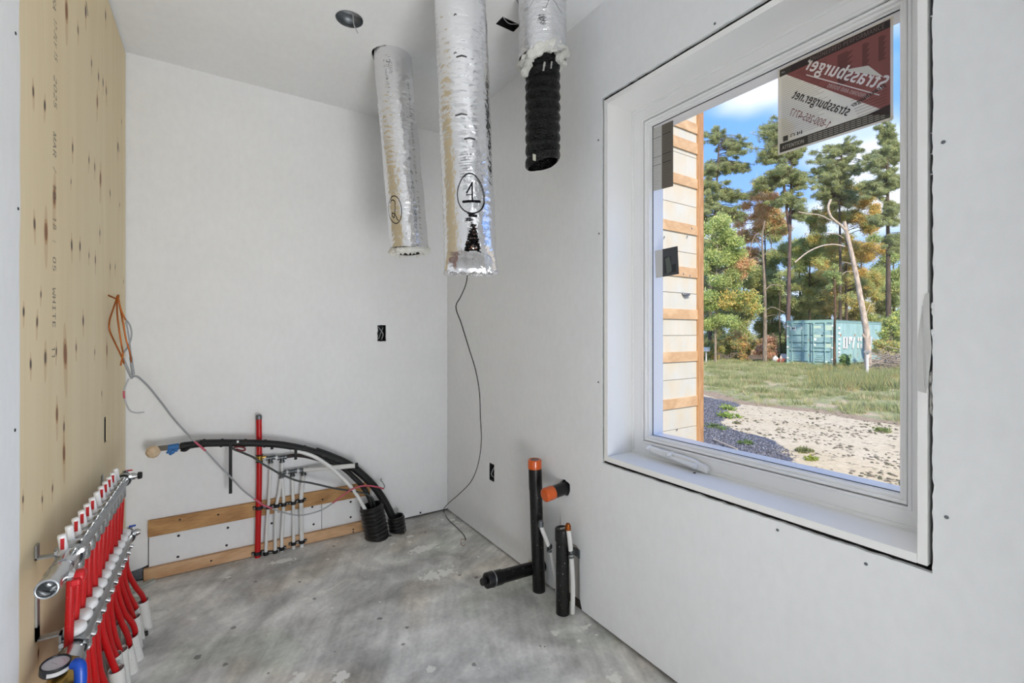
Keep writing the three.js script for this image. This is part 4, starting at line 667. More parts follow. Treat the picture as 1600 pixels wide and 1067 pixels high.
// ================================================================ the two floor-heating manifolds on the plywood
const NPORT = 12, UX = -0.297, LX = -0.290, uY = (n) => 0.647 - 0.022 * (n - 1.5), lY = (n) => 0.422 - 0.034 * (n - 1.5);
const un = (i) => 1.502 + i * 0.0632, ln = (i) => 1.540 + i * 0.0640;
const sleeveN = (i) => 1.575 + i * 0.069, outX = (i) => -0.272 + 0.024 * i / 11 + 0.009 * Math.sin(i * 1.7 + 1);
function bracket(t, x, y, n, wallX, drop, rise = 0) {                            // Z-bent strip from the plywood to a clamp ring round the bar
  const strip = [nbox(wallX, x - 0.024, y + rise - 0.004, y + rise, n - 0.010, n + 0.010), nbox(x - 0.028, x - 0.024, y - 0.024, y + rise, n - 0.010, n + 0.010), nbox(wallX, wallX + 0.004, y + rise - 0.004, y + rise + 0.03, n - 0.010, n + 0.010)];
  if (drop) strip.push(nbox(wallX, wallX + 0.004, y - drop, y + rise, n - 0.010, n + 0.010));
  part(t, 'bracket', merge(strip), M.zinc);
  part(t, 'clamp_ring', merge([lathe([[0.0200, -0.010], [0.0250, -0.010], [0.0250, 0.010], [0.0200, 0.010], [0.0200, -0.010]], V(x, y, -n), V(0, 0, 1), 24), nbox(x - 0.030, x - 0.016, y + 0.008, y + 0.026, n - 0.008, n + 0.008, 0.003)]), M.zinc);
  part(t, 'rubber_liner', lathe([[0.0186, -0.0125], [0.0228, -0.0125], [0.0228, 0.0125], [0.0186, 0.0125]], V(x, y, -n), V(0, 0, 1), 24), M.rubber);
  for (const [dx, dy] of [[-0.022, 0.018], [0.022, 0.014]]) part(t, 'bolt', cyl(V(x + dx, y + dy, -n + 0.006), V(x + dx, y + dy, -n + 0.017), 0.0062, 0.0062, 6), M.chrome);
}
{ // upper manifold
  const t = thing('supply_manifold', 'upper steel manifold with white flow meters and red tubes, on the plywood', 'manifold', [UX, 0, -un(6)]);
  part(t, 'bar', cyl(V(UX, uY(1.47), -1.47), V(UX, uY(un(11) + 0.05), -(un(11) + 0.05)), 0.0188, 0.0188, 28), M.zinc);
  bracket(t, UX, uY(1.535), 1.522, XL + 0.001, 0, 0.012); bracket(t, UX, uY(2.26), un(11) + 0.068, XL + 0.001, 0);
  for (let i = 0; i < NPORT; i++) {                                   // flow meter: white post with a red sight strip
    const n = un(i), y = uY(n), b = V(UX - 0.008, y + 0.012, -n);
    const m = part(t, 'flow_meter', lathe([[0.0125, 0], [0.0125, 0.010], [0.0082, 0.012], [0.0082, 0.046], [0.007, 0.050], [0, 0.051]], b, V(-0.12, 1, 0.02), 16), M.capwhite);
    part(m, 'sight_strip', box(b.x - 0.0060, b.x + 0.0008, y + 0.028, y + 0.054, -n + 0.0040, -n + 0.0096), i % 5 === 1 ? M.clearish : M.redlever);
    part(t, 'valve_nut', merge([hexnut(V(UX + 0.006, y + 0.014, -n + 0.012), V(UX + 0.012, y + 0.025, -n + 0.012), 0.0078), cyl(V(UX + 0.012, y + 0.025, -n + 0.012), V(UX + 0.0135, y + 0.028, -n + 0.012), 0.0045, 0.0038, 10)]), M.chrome);
    part(t, 'tube_fitting', merge([hexnut(V(UX + 0.002, y - 0.016, -n), V(UX + 0.003, y - 0.032, -n), 0.0150), lathe([[0.0128, 0], [0.0138, -0.007], [0.0128, -0.017], [0.0105, -0.020]], V(UX + 0.003, y - 0.030, -n), V(0, 1, 0), 16)]), M.chrome);
    const s = sleeveN(i) - 0.02, x1 = XL + 0.032 + 0.004 * Math.sin(i * 2.1), o = 0.006 * Math.sin(i * 5.1);
    part(t, 'red_tube', tube([V(UX + 0.003, y - 0.036, -n), V(UX + 0.001, y - 0.11, -n - 0.001), V(UX - 0.006 + o, 0.38, -mix(n, s, 0.22)), V(UX - 0.020 + o, 0.22, -mix(n, s, 0.65)), V(x1, 0.08, -s), V(x1, -0.01, -s)], 0.0088, 34, 12), i % 3 ? M.red : M.redSpeck);
  }
  const vy = uY(1.4);                                                 // ball valve facing the room, with its red handle
  part(t, 'union_nut', hexnut(V(UX, vy, -1.505), V(UX, vy, -1.445), 0.0225), M.chrome);
  part(t, 'ball_valve', merge([lathe([[0.018, 0], [0.019, 0.012], [0.0225, 0.026], [0.0225, 0.056], [0.018, 0.078], [0.0205, 0.092], [0.0205, 0.118], [0.0190, 0.122], [0.0145, 0.121], [0.0138, 0.085], [0.009, 0.080], [0, 0.079]], V(UX, vy, -1.447), V(0, 0.05, 1), 30), cyl(V(UX + 0.012, vy, -1.395), V(UX + 0.034, vy - 0.004, -1.395), 0.012, 0.010, 14)]), M.chrome);
  part(t, 'valve_ball', new THREE.SphereGeometry(0.0075, 16, 12).translate(UX - 0.002, vy + 0.003, -1.358), M.chrome);
  part(t, 'red_handle', merge([lathe([[0, 0.012], [0.012, 0.011], [0.0150, 0.007], [0.0150, -0.005], [0.010, -0.008]], V(UX + 0.037, vy - 0.006, -1.395), V(1, -0.1, 0), 18), box(UX + 0.026, UX + 0.044, vy - 0.020, vy - 0.004, -1.408, -1.370, 0.005)]), M.redlever, 'red valve handle');
  const e = un(11) + 0.068, ey = uY(e);                               // air vent and drain at the far end
  part(t, 'seal_ring', lathe([[0.012, -0.005], [0.0232, -0.005], [0.0232, 0.005], [0.012, 0.005]], V(UX, ey, -e - 0.018), V(0, 0, 1), 20), M.rubber);
  part(t, 'end_valve', merge([cyl(V(UX, ey, -e - 0.017), V(UX, ey, -e - 0.058), 0.013, 0.013, 14), cyl(V(UX, ey, -e - 0.040), V(UX + 0.036, ey, -e - 0.042), 0.010), hexnut(V(UX + 0.018, ey, -e - 0.041), V(UX + 0.030, ey, -e - 0.042), 0.014), cyl(V(UX, ey, -e - 0.042), V(UX, ey + 0.026, -e - 0.042), 0.009)]), M.chrome);
  part(t, 'drain_cap', lathe([[0.009, -0.005], [0.0138, -0.004], [0.0138, 0.004], [0.012, 0.009], [0, 0.009]], V(UX + 0.042, ey, -e - 0.042), V(1, 0, 0), 16), M.rubber);
  part(t, 'red_lever', box(UX - 0.002, UX + 0.022, ey + 0.022, ey + 0.027, -e - 0.046, -e - 0.038, 0.002), M.redlever, 'small red lever');
}
{ // lower manifold
  const t = thing('return_manifold', 'lower steel manifold with a row of round white caps and a gauge', 'manifold', [LX, 0, -ln(6)]);
  part(t, 'bar', cyl(V(LX, lY(1.49), -1.49), V(LX, lY(ln(11) + 0.05), -(ln(11) + 0.05)), 0.0188, 0.0188, 28), M.zinc);
  bracket(t, LX, lY(1.53), 1.524, XL + 0.001, -0.155, 0.044); bracket(t, LX, lY(2.3), ln(11) + 0.066, XL + 0.001, 0);
  const cap = [[0.0160, 0], [0.0225, 0.002], [0.0242, 0.006], [0.0242, 0.013], [0.0228, 0.018], [0.0165, 0.0222], [0.008, 0.0240], [0, 0.0245]];
  for (let i = 0; i < NPORT; i++) {
    const n = ln(i), y = lY(n);
    part(t, 'cap_stem', cyl(V(LX, y + 0.013, -n), V(LX - 0.003, y + 0.029, -n), 0.0128, 0.0138, 16), M.chrome);
    part(t, 'white_cap', lathe(cap, V(LX - 0.005, y + 0.026, -n), V(-0.10, 1, 0.06), 26), M.capwhite);
    part(t, 'tube_fitting', merge([hexnut(V(LX + 0.002, y - 0.014, -n), V(LX + 0.003, y - 0.032, -n), 0.0150), lathe([[0.0128, 0], [0.0140, -0.008], [0.0128, -0.018], [0.0105, -0.021]], V(LX + 0.003, y - 0.030, -n), V(0, 1, 0), 16), cyl(V(LX + 0.009, y - 0.013, -n), V(LX + 0.0235, y - 0.020, -n), 0.0066)]), M.chrome);
    const s = sleeveN(i) + 0.012, x1 = outX(i), l = 0.008 * Math.sin(i * 3.7);
    part(t, 'red_tube', tube([V(LX + 0.003, y - 0.036, -n), V(LX + 0.004, y - 0.095, -n - 0.003), V(mix(LX, x1, 0.45) + l * 0.4, 0.21, -mix(n, s, 0.45)), V(x1 - 0.003, 0.125, -s + 0.010), V(x1 + 0.003, -0.01, -s - 0.014)], 0.0088, 34, 12), i % 2 ? M.redSpeck : M.red);
  }
  const vy = lY(1.45);
  part(t, 'union_nut', hexnut(V(LX, vy, -1.484), V(LX, vy, -1.44), 0.0262), M.chrome);
  part(t, 'ball_valve', merge([lathe([[0.022, 0], [0.027, 0.016], [0.028, 0.05], [0.024, 0.08], [0.026, 0.09], [0.026, 0.115], [0.018, 0.116]], V(LX, vy - 0.012, -1.442), V(0, -0.10, 1), 26), cyl(V(LX + 0.01, vy - 0.02, -1.40), V(LX + 0.036, vy - 0.02, -1.40), 0.011)]), M.brass, 'brass valve body');
  part(t, 'blue_handle', tube([V(LX + 0.022, vy + 0.026, -1.392), V(LX + 0.032, vy + 0.024, -1.385), V(LX + 0.036, vy + 0.002, -1.378), V(LX + 0.034, vy - 0.05, -1.370)], 0.0112, 24, 12), M.blue, 'blue valve handle');
  { // dial gauge lying face up on the valve
    const c = V(-0.300, 0.450, -1.402), ax = V(0.10, 1, 0.12).normalize(), at = (h) => c.clone().addScaledVector(ax, h);
    const gg = part(t, 'gauge', lathe([[0, -0.012], [0.0235, -0.012], [0.0260, -0.008], [0.0260, 0.008], [0.0248, 0.0100], [0.0228, 0.0088], [0.0228, 0.005]], c, ax, 40), std(0x161a20, 0.35), 'black-rimmed dial gauge');
    const cv = canvas(256, 256), g = cv.getContext('2d'); g.fillStyle = '#c4c1c8'; g.fillRect(0, 0, 256, 256); g.strokeStyle = '#65676c'; g.lineWidth = 2; for (let i = 0; i < 33; i++) { const a = 2.4 + i / 32 * 4.5, r0 = i % 4 ? 104 : 94; g.beginPath(); g.moveTo(128 + r0 * Math.cos(a), 128 + r0 * Math.sin(a)); g.lineTo(128 + 112 * Math.cos(a), 128 + 112 * Math.sin(a)); g.stroke(); } g.strokeStyle = '#b28a9a'; g.lineWidth = 5; g.beginPath(); g.arc(128, 128, 84, 5.2, 6.6); g.stroke(); g.strokeStyle = '#66646a'; g.lineWidth = 4; g.beginPath(); g.moveTo(150, 150); g.lineTo(82, 92); g.stroke();
    const dg = new THREE.CircleGeometry(0.0230, 36).rotateX(-Math.PI / 2).applyQuaternion(new THREE.Quaternion().setFromUnitVectors(V(0, 1, 0), ax)); const p = at(0.0062); dg.translate(p.x, p.y, p.z);
    part(gg, 'dial_face', dg, new THREE.MeshPhysicalMaterial({ map: ctex(cv), roughness: 0.25, clearcoat: 0.6 }));
    const sl = new THREE.CylinderGeometry(0.0263, 0.0263, 0.0095, 30, 1, true, -0.35, 1.55).applyQuaternion(new THREE.Quaternion().setFromUnitVectors(V(0, 1, 0), ax)).translate(c.x, c.y - 0.002, c.z);
    part(gg, 'side_label', sl, std(0xc9cacb, 0.5), 'pale label on the rim');
    part(t, 'gauge_stem', merge([cyl(at(-0.01), V(LX, vy - 0.01, -1.43), 0.008, 0.009, 12), hexnut(at(-0.012), at(-0.022), 0.010)]), M.chrome);
  }
  const e = ln(11) + 0.066, ey = lY(e);
  part(t, 'seal_ring', lathe([[0.012, -0.005], [0.0232, -0.005], [0.0232, 0.005], [0.012, 0.005]], V(LX, ey, -e - 0.016), V(0, 0, 1), 20), M.rubber);
  part(t, 'end_valve', merge([cyl(V(LX, ey, -e - 0.015), V(LX, ey, -e - 0.055), 0.013, 0.013, 14), cyl(V(LX, ey, -e - 0.036), V(LX + 0.034, ey, -e - 0.038), 0.010), hexnut(V(LX + 0.016, ey, -e - 0.037), V(LX + 0.028, ey, -e - 0.038), 0.014), cyl(V(LX, ey, -e - 0.038), V(LX, ey + 0.026, -e - 0.038), 0.009)]), M.chrome);
  part(t, 'blue_lever', box(LX - 0.002, LX + 0.020, ey + 0.024, ey + 0.030, -e - 0.045, -e - 0.036, 0.002), M.blue, 'small blue lever');
}
{ // white sleeves that guide the tubes out of the slab
  const ord = ['nearest the camera', 'second nearest the camera', 'third from the camera', 'fourth from the camera', 'fifth from the camera', 'sixth from the camera', 'seventh from the camera', 'eighth from the camera', 'ninth from the camera', 'third from the back wall', 'second from the back wall', 'nearest the back wall'];
  const heights = [0.15, 0.14, 0.155, 0.12, 0.15, 0.16, 0.13, 0.10, 0.10, 0.13, 0.13, 0.12];
  const mk = (x, n, h, tip, tn, label, grp) => {
    const a = V(x, -0.005, -n), b = V(x + tip, h, -n + tn), ax = b.clone().sub(a), L = ax.length();
    const t = thing('pipe_sleeve', label, 'pipe sleeve', [x, 0, -n], grp);
    part(t, 'sleeve', lathe([[0.0205, 0], [0.0205, L], [0.0180, L], [0.0180, L - 0.08], [0.0180, 0]], a, ax, 24), M.pvc);
  };
  for (let i = 0; i < NPORT; i++) {
    const x1 = outX(i), w = 0.012 * Math.sin(i * 2.3);
    mk(x1 + 0.004, sleeveN(i) + 0.016 + 0.4 * w, heights[i], -0.012 + 0.5 * w, 0.016, 'white sleeve in the slab under the round-capped manifold, outer row, ' + ord[i], 'outer row of white tube sleeves');
    if (i > 1) mk(XL + 0.032 + 0.004 * Math.sin(i * 2.1), sleeveN(i) - 0.02, heights[(i + 5) % 12] - 0.02, 0.0, 0.004, 'white sleeve in the slab close to the plywood, inner row, ' + ord[i], 'inner row of white tube sleeves');
  }
  const P = [[228, 990], [221, 1003], [214, 1013], [205, 1018], [196, 1026], [226, 981], [209, 1008], [201, 1016], [192, 1033], [218, 1000]];
  P.forEach(([px, py], i) => { const p = onY(px, py, 0); single('concrete_chip', 'speckled grey chip of concrete at the foot of the white sleeves, ' + ['outermost', 'large rounded one', 'dark one', 'flat one', 'low one', 'farthest back', 'middle one', 'pale one', 'nearest the camera', 'small one'][i], 'concrete chip', lump([[p.x, 0.005, p.z], [p.x - 0.012, 0.004, p.z - 0.014], [p.x + 0.002, 0.003, p.z + 0.012]], rr(0.006, 0.010), i, [1, 0.8, 1]), M.foamSpeck); });
}
// offcuts of drywall in the back corner
single('drywall_scrap', 'long pale sliver of drywall lying by the back corner of the plywood', 'scrap', (() => { const g = sheet([[-0.09, -0.018], [0.07, -0.02], [0.085, 0.006], [0.0, 0.022], [-0.08, 0.012]], [], 0.010).rotateX(-Math.PI / 2).rotateY(0.75), p = onY(214, 921, 0); return g.translate(p.x, 0.001, p.z); })(), std(0xb9bcb4, 0.9));
single('drywall_scrap', 'short pale chunk of drywall lying nearest the rearmost white sleeve', 'scrap', (() => { const g = sheet([[-0.045, -0.014], [0.035, -0.016], [0.045, 0.008], [-0.035, 0.014]], [], 0.012).rotateX(-Math.PI / 2).rotateY(-0.5), p = onY(217, 939, 0); return g.translate(p.x, 0.001, p.z); })(), std(0xbcc0b6, 0.9));
single('plastic_scrap', 'crumpled dark grey plastic stuffed under the cut drywall in the back corner', 'scrap', lump([[203, 903], [208, 899], [214, 896], [219, 899]].map(([x, y]) => onN(x, y, NB + 0.006).toArray()), 0.024, 61, [1, 0.8, 0.25]), std(0x5f656c, 0.4));

// ================================================================ drain stubs by the right wall
{
  const R = 0.0295, xs = 1.258, n1 = 1.70;
  const top = onN(835.5, 718, n1), t = thing('drain_pipe', 'tall black drain pipe upright against the right wall, capped with orange', 'drain pipe', [xs, 0, -n1]);
  const a = V(xs - 0.004, -0.01, -n1), b = V(top.x, top.y, -n1), cy = (f) => a.clone().lerp(b, f);
  part(t, 'pipe', uvm(merge([cyl(a, b, R, R, 28)]), 3), M.foamSpeck);
  part(t, 'coupling', cyl(cy(0.78), cy(0.94), R + 0.0012, R + 0.0012, 28), M.abs);
  part(t, 'orange_cap', lathe([[R + 0.0015, -0.040], [R + 0.0022, -0.036], [R + 0.0022, -0.003], [R - 0.002, 0.002], [R - 0.009, 0.001], [R - 0.011, -0.005], [0, -0.006]], b, V(0, 1, 0), 28), M.orange, 'orange test cap');
  const s = thing('drain_stub', 'black drain stub jutting from the right wall with an orange cap on its end', 'drain pipe', [1.25, stub.y - 0.03, stub.z]);
  part(s, 'pipe', uvm(cyl(V(XR + 0.03, stub.y, stub.z), V(1.20, stub.y - 0.012, stub.z), 0.0275, 0.0275, 28), 3), M.abs);
  part(s, 'orange_cap', lathe([[0.029, -0.046], [0.0302, -0.042], [0.0302, -0.006], [0.028, 0.001], [0.021, 0.003], [0, 0.003]], V(1.192, stub.y - 0.013, stub.z), V(-1, -0.11, 0), 28), M.orange, 'orange test cap');
  const n2 = 1.508, x2 = 1.238, h2 = 0.352, u = thing('drain_pipe', 'shorter black drain pipe standing out from the broken drywall, black collar on top', 'drain pipe', [x2, 0, -n2]);
  part(u, 'pipe', uvm(cyl(V(x2, -0.01, -n2), V(x2 - 0.002, h2, -n2), 0.0288, 0.0275, 28), 3), M.foamSpeck);
  part(u, 'collar', lathe([[0.028, -0.052], [0.0318, -0.046], [0.0318, 0.002], [0.029, 0.006], [0.023, 0.006], [0.0215, 0.001], [0.004, 0.0], [0, 0.001]], V(x2 - 0.002, h2 + 0.004, -n2), V(0, 1, 0), 28), M.abs);
  part(u, 'foam_bead', lump([[x2 - 0.008, h2 + 0.009, -n2], [x2 + 0.006, h2 + 0.009, -n2 + 0.004]], 0.006, 71, [1.6, 0.5, 1]), M.glasswool);
  const A = V(XR + 0.02, 0.083, -1.742), B = V(0.965, 0.125, -1.705), d = B.clone().sub(A).normalize(), w = thing('drain_pipe', 'black drain pipe lying low and level, reaching out from the wall to a cleanout plug', 'drain pipe', [1.1, 0.05, -1.72]);
  const at = (f) => A.clone().lerp(B, f);
  part(w, 'pipe', uvm(cyl(A, at(0.80), 0.0285, 0.0285, 28), 3), M.foamSpeck);
  part(w, 'cleanout_collar', lathe([[0.0285, 0], [0.0318, 0.004], [0.0318, 0.045], [0.0335, 0.048], [0.0335, 0.056], [0.0322, 0.058], [0.0322, 0.082], [0.024, 0.084], [0, 0.084]], at(0.74), d, 28), M.abs);
  part(w, 'cleanout_plug', merge([hexnut(at(0.985), at(1.035), 0.016)]), M.abs); part(w, 'thread_tape', lathe([[0.0332, 0], [0.0342, 0.002], [0.0342, 0.004], [0.0332, 0.006]], at(0.87), d, 28), M.zinc);
  part(w, 'spray_foam', lump([[829, 880], [828.5, 889], [829.5, 898], [830.5, 907], [833, 910]].map(([x, y]) => { const p = onX(x, y, XR - 0.002); return [p.x, p.y, p.z]; }), 0.011, 81, [0.5, 1.2, 1]), std(0xd8d6b4, 0.9));
}
function pexRun(name, label, pts, elbows, cap) {
  const t = thing(name, label, 'pipe', [pts[0].x, 0, pts[pts.length - 1].z]);
  part(t, 'pipe', tube(pts, 0.0100, 60, 12), M.pex);
  for (const e of elbows) { part(t, 'fitting', new THREE.SphereGeometry(0.013, 14, 10).scale(1, 1.2, 1).translate(e.x, e.y, e.z), M.fitting); part(t, 'crimp_ring', cyl(e.clone().add(V(0, -0.022, 0)), e.clone().add(V(0, -0.012, 0)), 0.0122, 0.0122, 16), M.steelgrey); }
  if (cap) part(t, 'end_fitting', merge([cyl(pts[0].clone().add(V(0, -0.01, 0)), pts[0].clone().add(V(0, 0.008, 0)), 0.0125, 0.0125, 16), lathe([[0, 0.008], [0.008, 0.007], [0.010, 0.002], [0.010, -0.004]], pts[0].clone().add(V(0, 0.01, 0)), V(0, 1, 0), 14)]), cap);
  return t;
}
pexRun('white_pipe', 'thin white pipe slanting down between the two upright black drain pipes', [onN(845, 819, 1.632), onN(848, 829, 1.630), onN(856, 849, 1.622), onN(860.5, 862, 1.618), onN(864, 880, 1.610), onN(868, 900, 1.60), onN(872, 930, 1.59)], [onN(858.5, 854, 1.620)], M.steelgrey);
pexRun('white_pipe', 'thin white pipe upright on the window side of the shorter black drain pipe', [onN(887.5, 824, 1.475), onN(889.5, 838, 1.472), onN(891.5, 858, 1.470), onN(893.3, 880, 1.468), onN(895, 912, 1.468), onN(894.6, 958, 1.468)], [onN(892, 863, 1.470)], M.copper);
{ const p = onX(906, 852, 1.315); single('pipe_bracket', 'bent grey metal strap fixed in the broken-out notch behind the thin white pipe', 'bracket', merge([nbox(1.318, 1.335, 0.215, 0.245, 1.468, 1.540, 0.003), nbox(1.300, 1.330, 0.225, 0.262, 1.474, 1.484, 0.002)]), M.steelgrey); }

// ================================================================ outside: the other wing of the house
{
  const n0 = 4.15, xE = 6.09, yT = 5.6, wing = struct('wall_wing', 'unfinished house wall of pale insulation boards with horizontal wood strapping', [xE, GND, -n0]);
  const boardMat = std(0xffffff, 0.6, { map: gen(256, 256, (u, v) => { const a = f2(u * 3, v * 2, 3, 3), b = f2(u * 4 + 9, v * 2, 7, 3); return [196 + 12 * a, 193 + 12 * b, 178 + 30 * b - 14 * a]; }) });  // pale board colour drifting at random between yellowish and bluish
  const bw = std(0xffffff, 0.7, { map: woodTex([206, 178, 140], [172, 136, 98], { k: 40, ring: 3 }) }), bv = std(0xffffff, 0.7, { map: woodTex([186, 146, 104], [150, 108, 68], { k: 47, ring: 3 }) });
  part(wing, 'core_wall', nbox(1.35, xE - 0.02, GND - 0.2, yT, n0 + 0.062, n0 + 0.30), M.cavity);
  const xw = (py) => py, Z = 6.8, yAt = (py) => EYE + (HY - py) * Z / F;
  const rows = [625, 556, 492, 428, 362, 290, 205, 140, 75].map(yAt), edges = [GND - 0.1, ...[664, 590, 524, 460, 398, 326, 250, 172, 108].map(yAt), yT];
  for (let i = 0; i < edges.length - 1; i++) part(wing, 'insulation_board', uvm(nbox(1.40, xE - 0.10, edges[i] + 0.003, edges[i + 1] - 0.003, n0 + 0.02, n0 + 0.062, 0.003), 0.9, i * 0.37, 0), boardMat);
  rows.forEach((y, i) => part(wing, 'wood_strap', uvm(nbox(1.40, xE - 0.085, y - 0.072, y + 0.072, n0, n0 + 0.02, 0.003), 0.8, i * 1.7, i * 0.61), bw));
  part(wing, 'wood_strap', uvm(nbox(1.40, xE - 0.085, yAt(236) - 0.075, yAt(236) + 0.085, n0, n0 + 0.02, 0.003), 0.8, 3.1, 0.2), bw);
  const post = uvm(nbox(xE - 0.115, xE + 0.0, GND - 0.15, yT, n0 - 0.022, n0 + 0.30, 0.003), 1, 0, 0), uv = post.attributes.uv;
  for (let i = 0; i < uv.count; i++) uv.setXY(i, uv.getY(i) * 0.7, uv.getX(i) * 2.2);
  part(wing, 'corner_board', post, bv);
  for (const [px, py] of [[1038, 370], [1074, 369], [1078, 431], [1081, 357], [1068, 428], [1058, 671]]) { const p = onN(px, py, n0 - 0.001); part(wing, 'screw', screw(p.x, p.y, -p.z, V(0, 0, 1), 0.012), M.steelgrey); }
  const f = onN(1066, 458, n0 + 0.015); part(wing, 'torn_flap', tube([f, onN(1070, 461, n0 - 0.01), onN(1077, 460, n0 - 0.01)], 0.018, 12, 6), M.steelgrey);
}

// ================================================================ ground
const G = (px, py) => { const p = onY(px, py, GND); return [p.x, -p.z]; };
const edgeGrass = [[940, 606], [1060, 607], [1098, 612], [1125, 620], [1150, 628], [1180, 631], [1230, 637], [1300, 644], [1350, 655], [1408, 662], [1520, 686], [1700, 730]].map(([a, b]) => G(a, b));
const edgeForest = [[900, 556], [1100, 562], [1150, 563], [1230, 566], [1310, 573], [1408, 571], [1560, 578], [1800, 590]].map(([a, b]) => G(a, b));
const gravelEdge = [[900, 604], [1060, 617], [1098, 620], [1152, 629], [1156, 634], [1138, 640], [1133, 652], [1127, 662], [1140, 669], [1154, 674], [1178, 680], [1197, 686], [1222, 699], [1238, 716], [1254, 737], [1290, 790], [1330, 860]].map(([a, b]) => G(a, b));
const grassPoly = [...edgeGrass, ...edgeForest.slice().reverse()];
const gravelPoly = [...gravelEdge, [2.0, 1.0], [1.3, 1.0], [1.3, 4.1], [6.0, 4.15], [6.2, 9], [9, 12]];
const inside = (poly, x, y) => { let c = false; for (let i = 0, j = poly.length - 1; i < poly.length; j = i++) { const [a, b] = poly[i], [d, e] = poly[j]; if ((b > y) !== (e > y) && x < (d - a) * (y - b) / (e - b) + a) c = !c; } return c; };
{
  const N = 1800, X0 = 1, Y0 = -8, S = 40, gr = canvas(N, N), g = gr.getContext('2d'), T = ([x, n]) => [(x - X0) / S * N, (1 - (n - Y0) / S) * N];
  const fill = (poly, col) => { g.fillStyle = col; g.beginPath(); poly.map(T).forEach(([x, y], i) => i ? g.lineTo(x, y) : g.moveTo(x, y)); g.closePath(); g.fill(); };
  g.fillStyle = '#ff0000'; g.fillRect(0, 0, N, N); fill(grassPoly, '#00ff00'); fill(gravelPoly, '#0000ff');
  g.strokeStyle = '#ff00ff'; g.lineWidth = 26; g.beginPath(); edgeGrass.map(T).forEach(([x, y], i) => i ? g.lineTo(x, y) : g.moveTo(x, y)); g.stroke(); fill(gravelPoly, '#0000ff');
  fill([...edgeForest, [60, 0], [60, 60], [0, 60]], '#000000');
  const mask = g.getImageData(0, 0, N, N).data, d = new Uint8Array(N * N * 4);
  const at = (x, y) => { const i = clamp(x | 0, 0, N - 1), j = clamp(y | 0, 0, N - 1); return (j * N + i) * 4; };
  for (let j = 0; j < N; j++) for (let i = 0; i < N; i++) {
    const x = X0 + (i + 0.5) / N * S, n = Y0 + (1 - (j + 0.5) / N) * S, w = 10 * f2(x * 1.1, n * 1.1, 3, 3), w2 = 10 * f2(x * 1.1 + 50, n * 1.1, 3, 3), k = at(i + w * 1.4 + rr(-2, 2), j + w2 * 1.4 + rr(-2, 2));
    const lo = f2(x * 0.7, n * 0.7, 8, 4), hi = f2(x * 9, n * 9, 2, 3), gran = rnd() - 0.5;
    let c;
    if (mask[k] > 127 && mask[k + 2] > 127) c = [158 + 40 * gran + 26 * hi, 138 + 38 * gran + 24 * hi, 108 + 34 * gran + 20 * hi];   // bare soil
    else if (mask[k] > 127) { // sand
      c = [204 + 16 * lo + 18 * hi + 22 * gran, 188 + 17 * lo + 18 * hi + 22 * gran, 152 + 22 * lo + 18 * hi + 22 * gran];
      if (f2(x * 5, n * 5, 14, 3) > 0.20 && rnd() < 0.34) c = [98, 88, 68];
    } else if (mask[k + 1]) { const bare = smooth(-0.05, 0.25, f2(x * 0.8, n * 0.8, 21, 4)); c = [mix(150, 190, bare) + 34 * gran, mix(150, 170, bare) + 34 * gran, mix(104, 138, bare) + 30 * gran]; }
    else if (mask[k + 2]) c = [84 + 50 * gran + 24 * hi, 87 + 50 * gran + 24 * hi, 93 + 50 * gran + 24 * hi];
    else c = [112 + 40 * gran + 30 * hi, 92 + 36 * gran + 24 * hi, 62 + 30 * gran + 16 * hi];
    const o = ((N - 1 - j) * N + i) * 4; d[o] = clamp(c[0], 0, 255); d[o + 1] = clamp(c[1], 0, 255); d[o + 2] = clamp(c[2], 0, 255); d[o + 3] = 255;
  }
  const t = new THREE.DataTexture(d, N, N); t.colorSpace = THREE.SRGBColorSpace; t.magFilter = THREE.LinearFilter; t.wrapS = t.wrapT = THREE.ClampToEdgeWrapping; t.needsUpdate = true;
  const pg = new THREE.PlaneGeometry(180, 180, 180, 180).rotateX(-Math.PI / 2).translate(30, 0, -20), p = pg.attributes.position, uv = pg.attributes.uv;
  for (let i = 0; i < p.count; i++) { const x = p.getX(i), n = -p.getZ(i); uv.setXY(i, (x - X0) / S, (n - Y0) / S); p.setY(i, GND + 0.03 * fbm(x * 0.3, n * 0.3, 5, 2) * smooth(7, 12, x)); }
  pg.computeVertexNormals();
  const m = new THREE.Mesh(pg, std(0xffffff, 0.95, { map: t, bumpMap: grainTex, bumpScale: 0.01 })); m.name = 'ground'; m.userData = { kind: 'structure', label: 'sandy drive, gravel and weedy ground outside' }; m.receiveShadow = true; scene.add(m);
}
function scatter(name, label, category, geo, mat, list, parent) {      // list of [x, y, z, scale, turn, tilt, color]
  const im = new THREE.InstancedMesh(geo, mat, list.length), mt = new THREE.Matrix4(), qn = new THREE.Quaternion(), e = new THREE.Euler(), col = new THREE.Color();
  list.forEach(([x, y, z, s, a, b, c, sy = 1], i) => { e.set(b, a, b * 0.6); qn.setFromEuler(e); mt.compose(V(x, y, z), qn, V(s, s * sy, s)); im.setMatrixAt(i, mt); im.setColorAt(i, col.set(c)); });
  im.name = name; im.castShadow = im.receiveShadow = true; im.userData = { kind: 'stuff' };
  if (parent) parent.add(im); else { scene.add(im); Object.assign(im.userData, { label, category }); }
  return im;
}
const rough = std(0xffffff, 0.85);
const leafMat = new THREE.MeshPhysicalMaterial({ color: 0xffffff, roughness: 0.8, side: THREE.DoubleSide, transmission: 0.4, thickness: 0 });
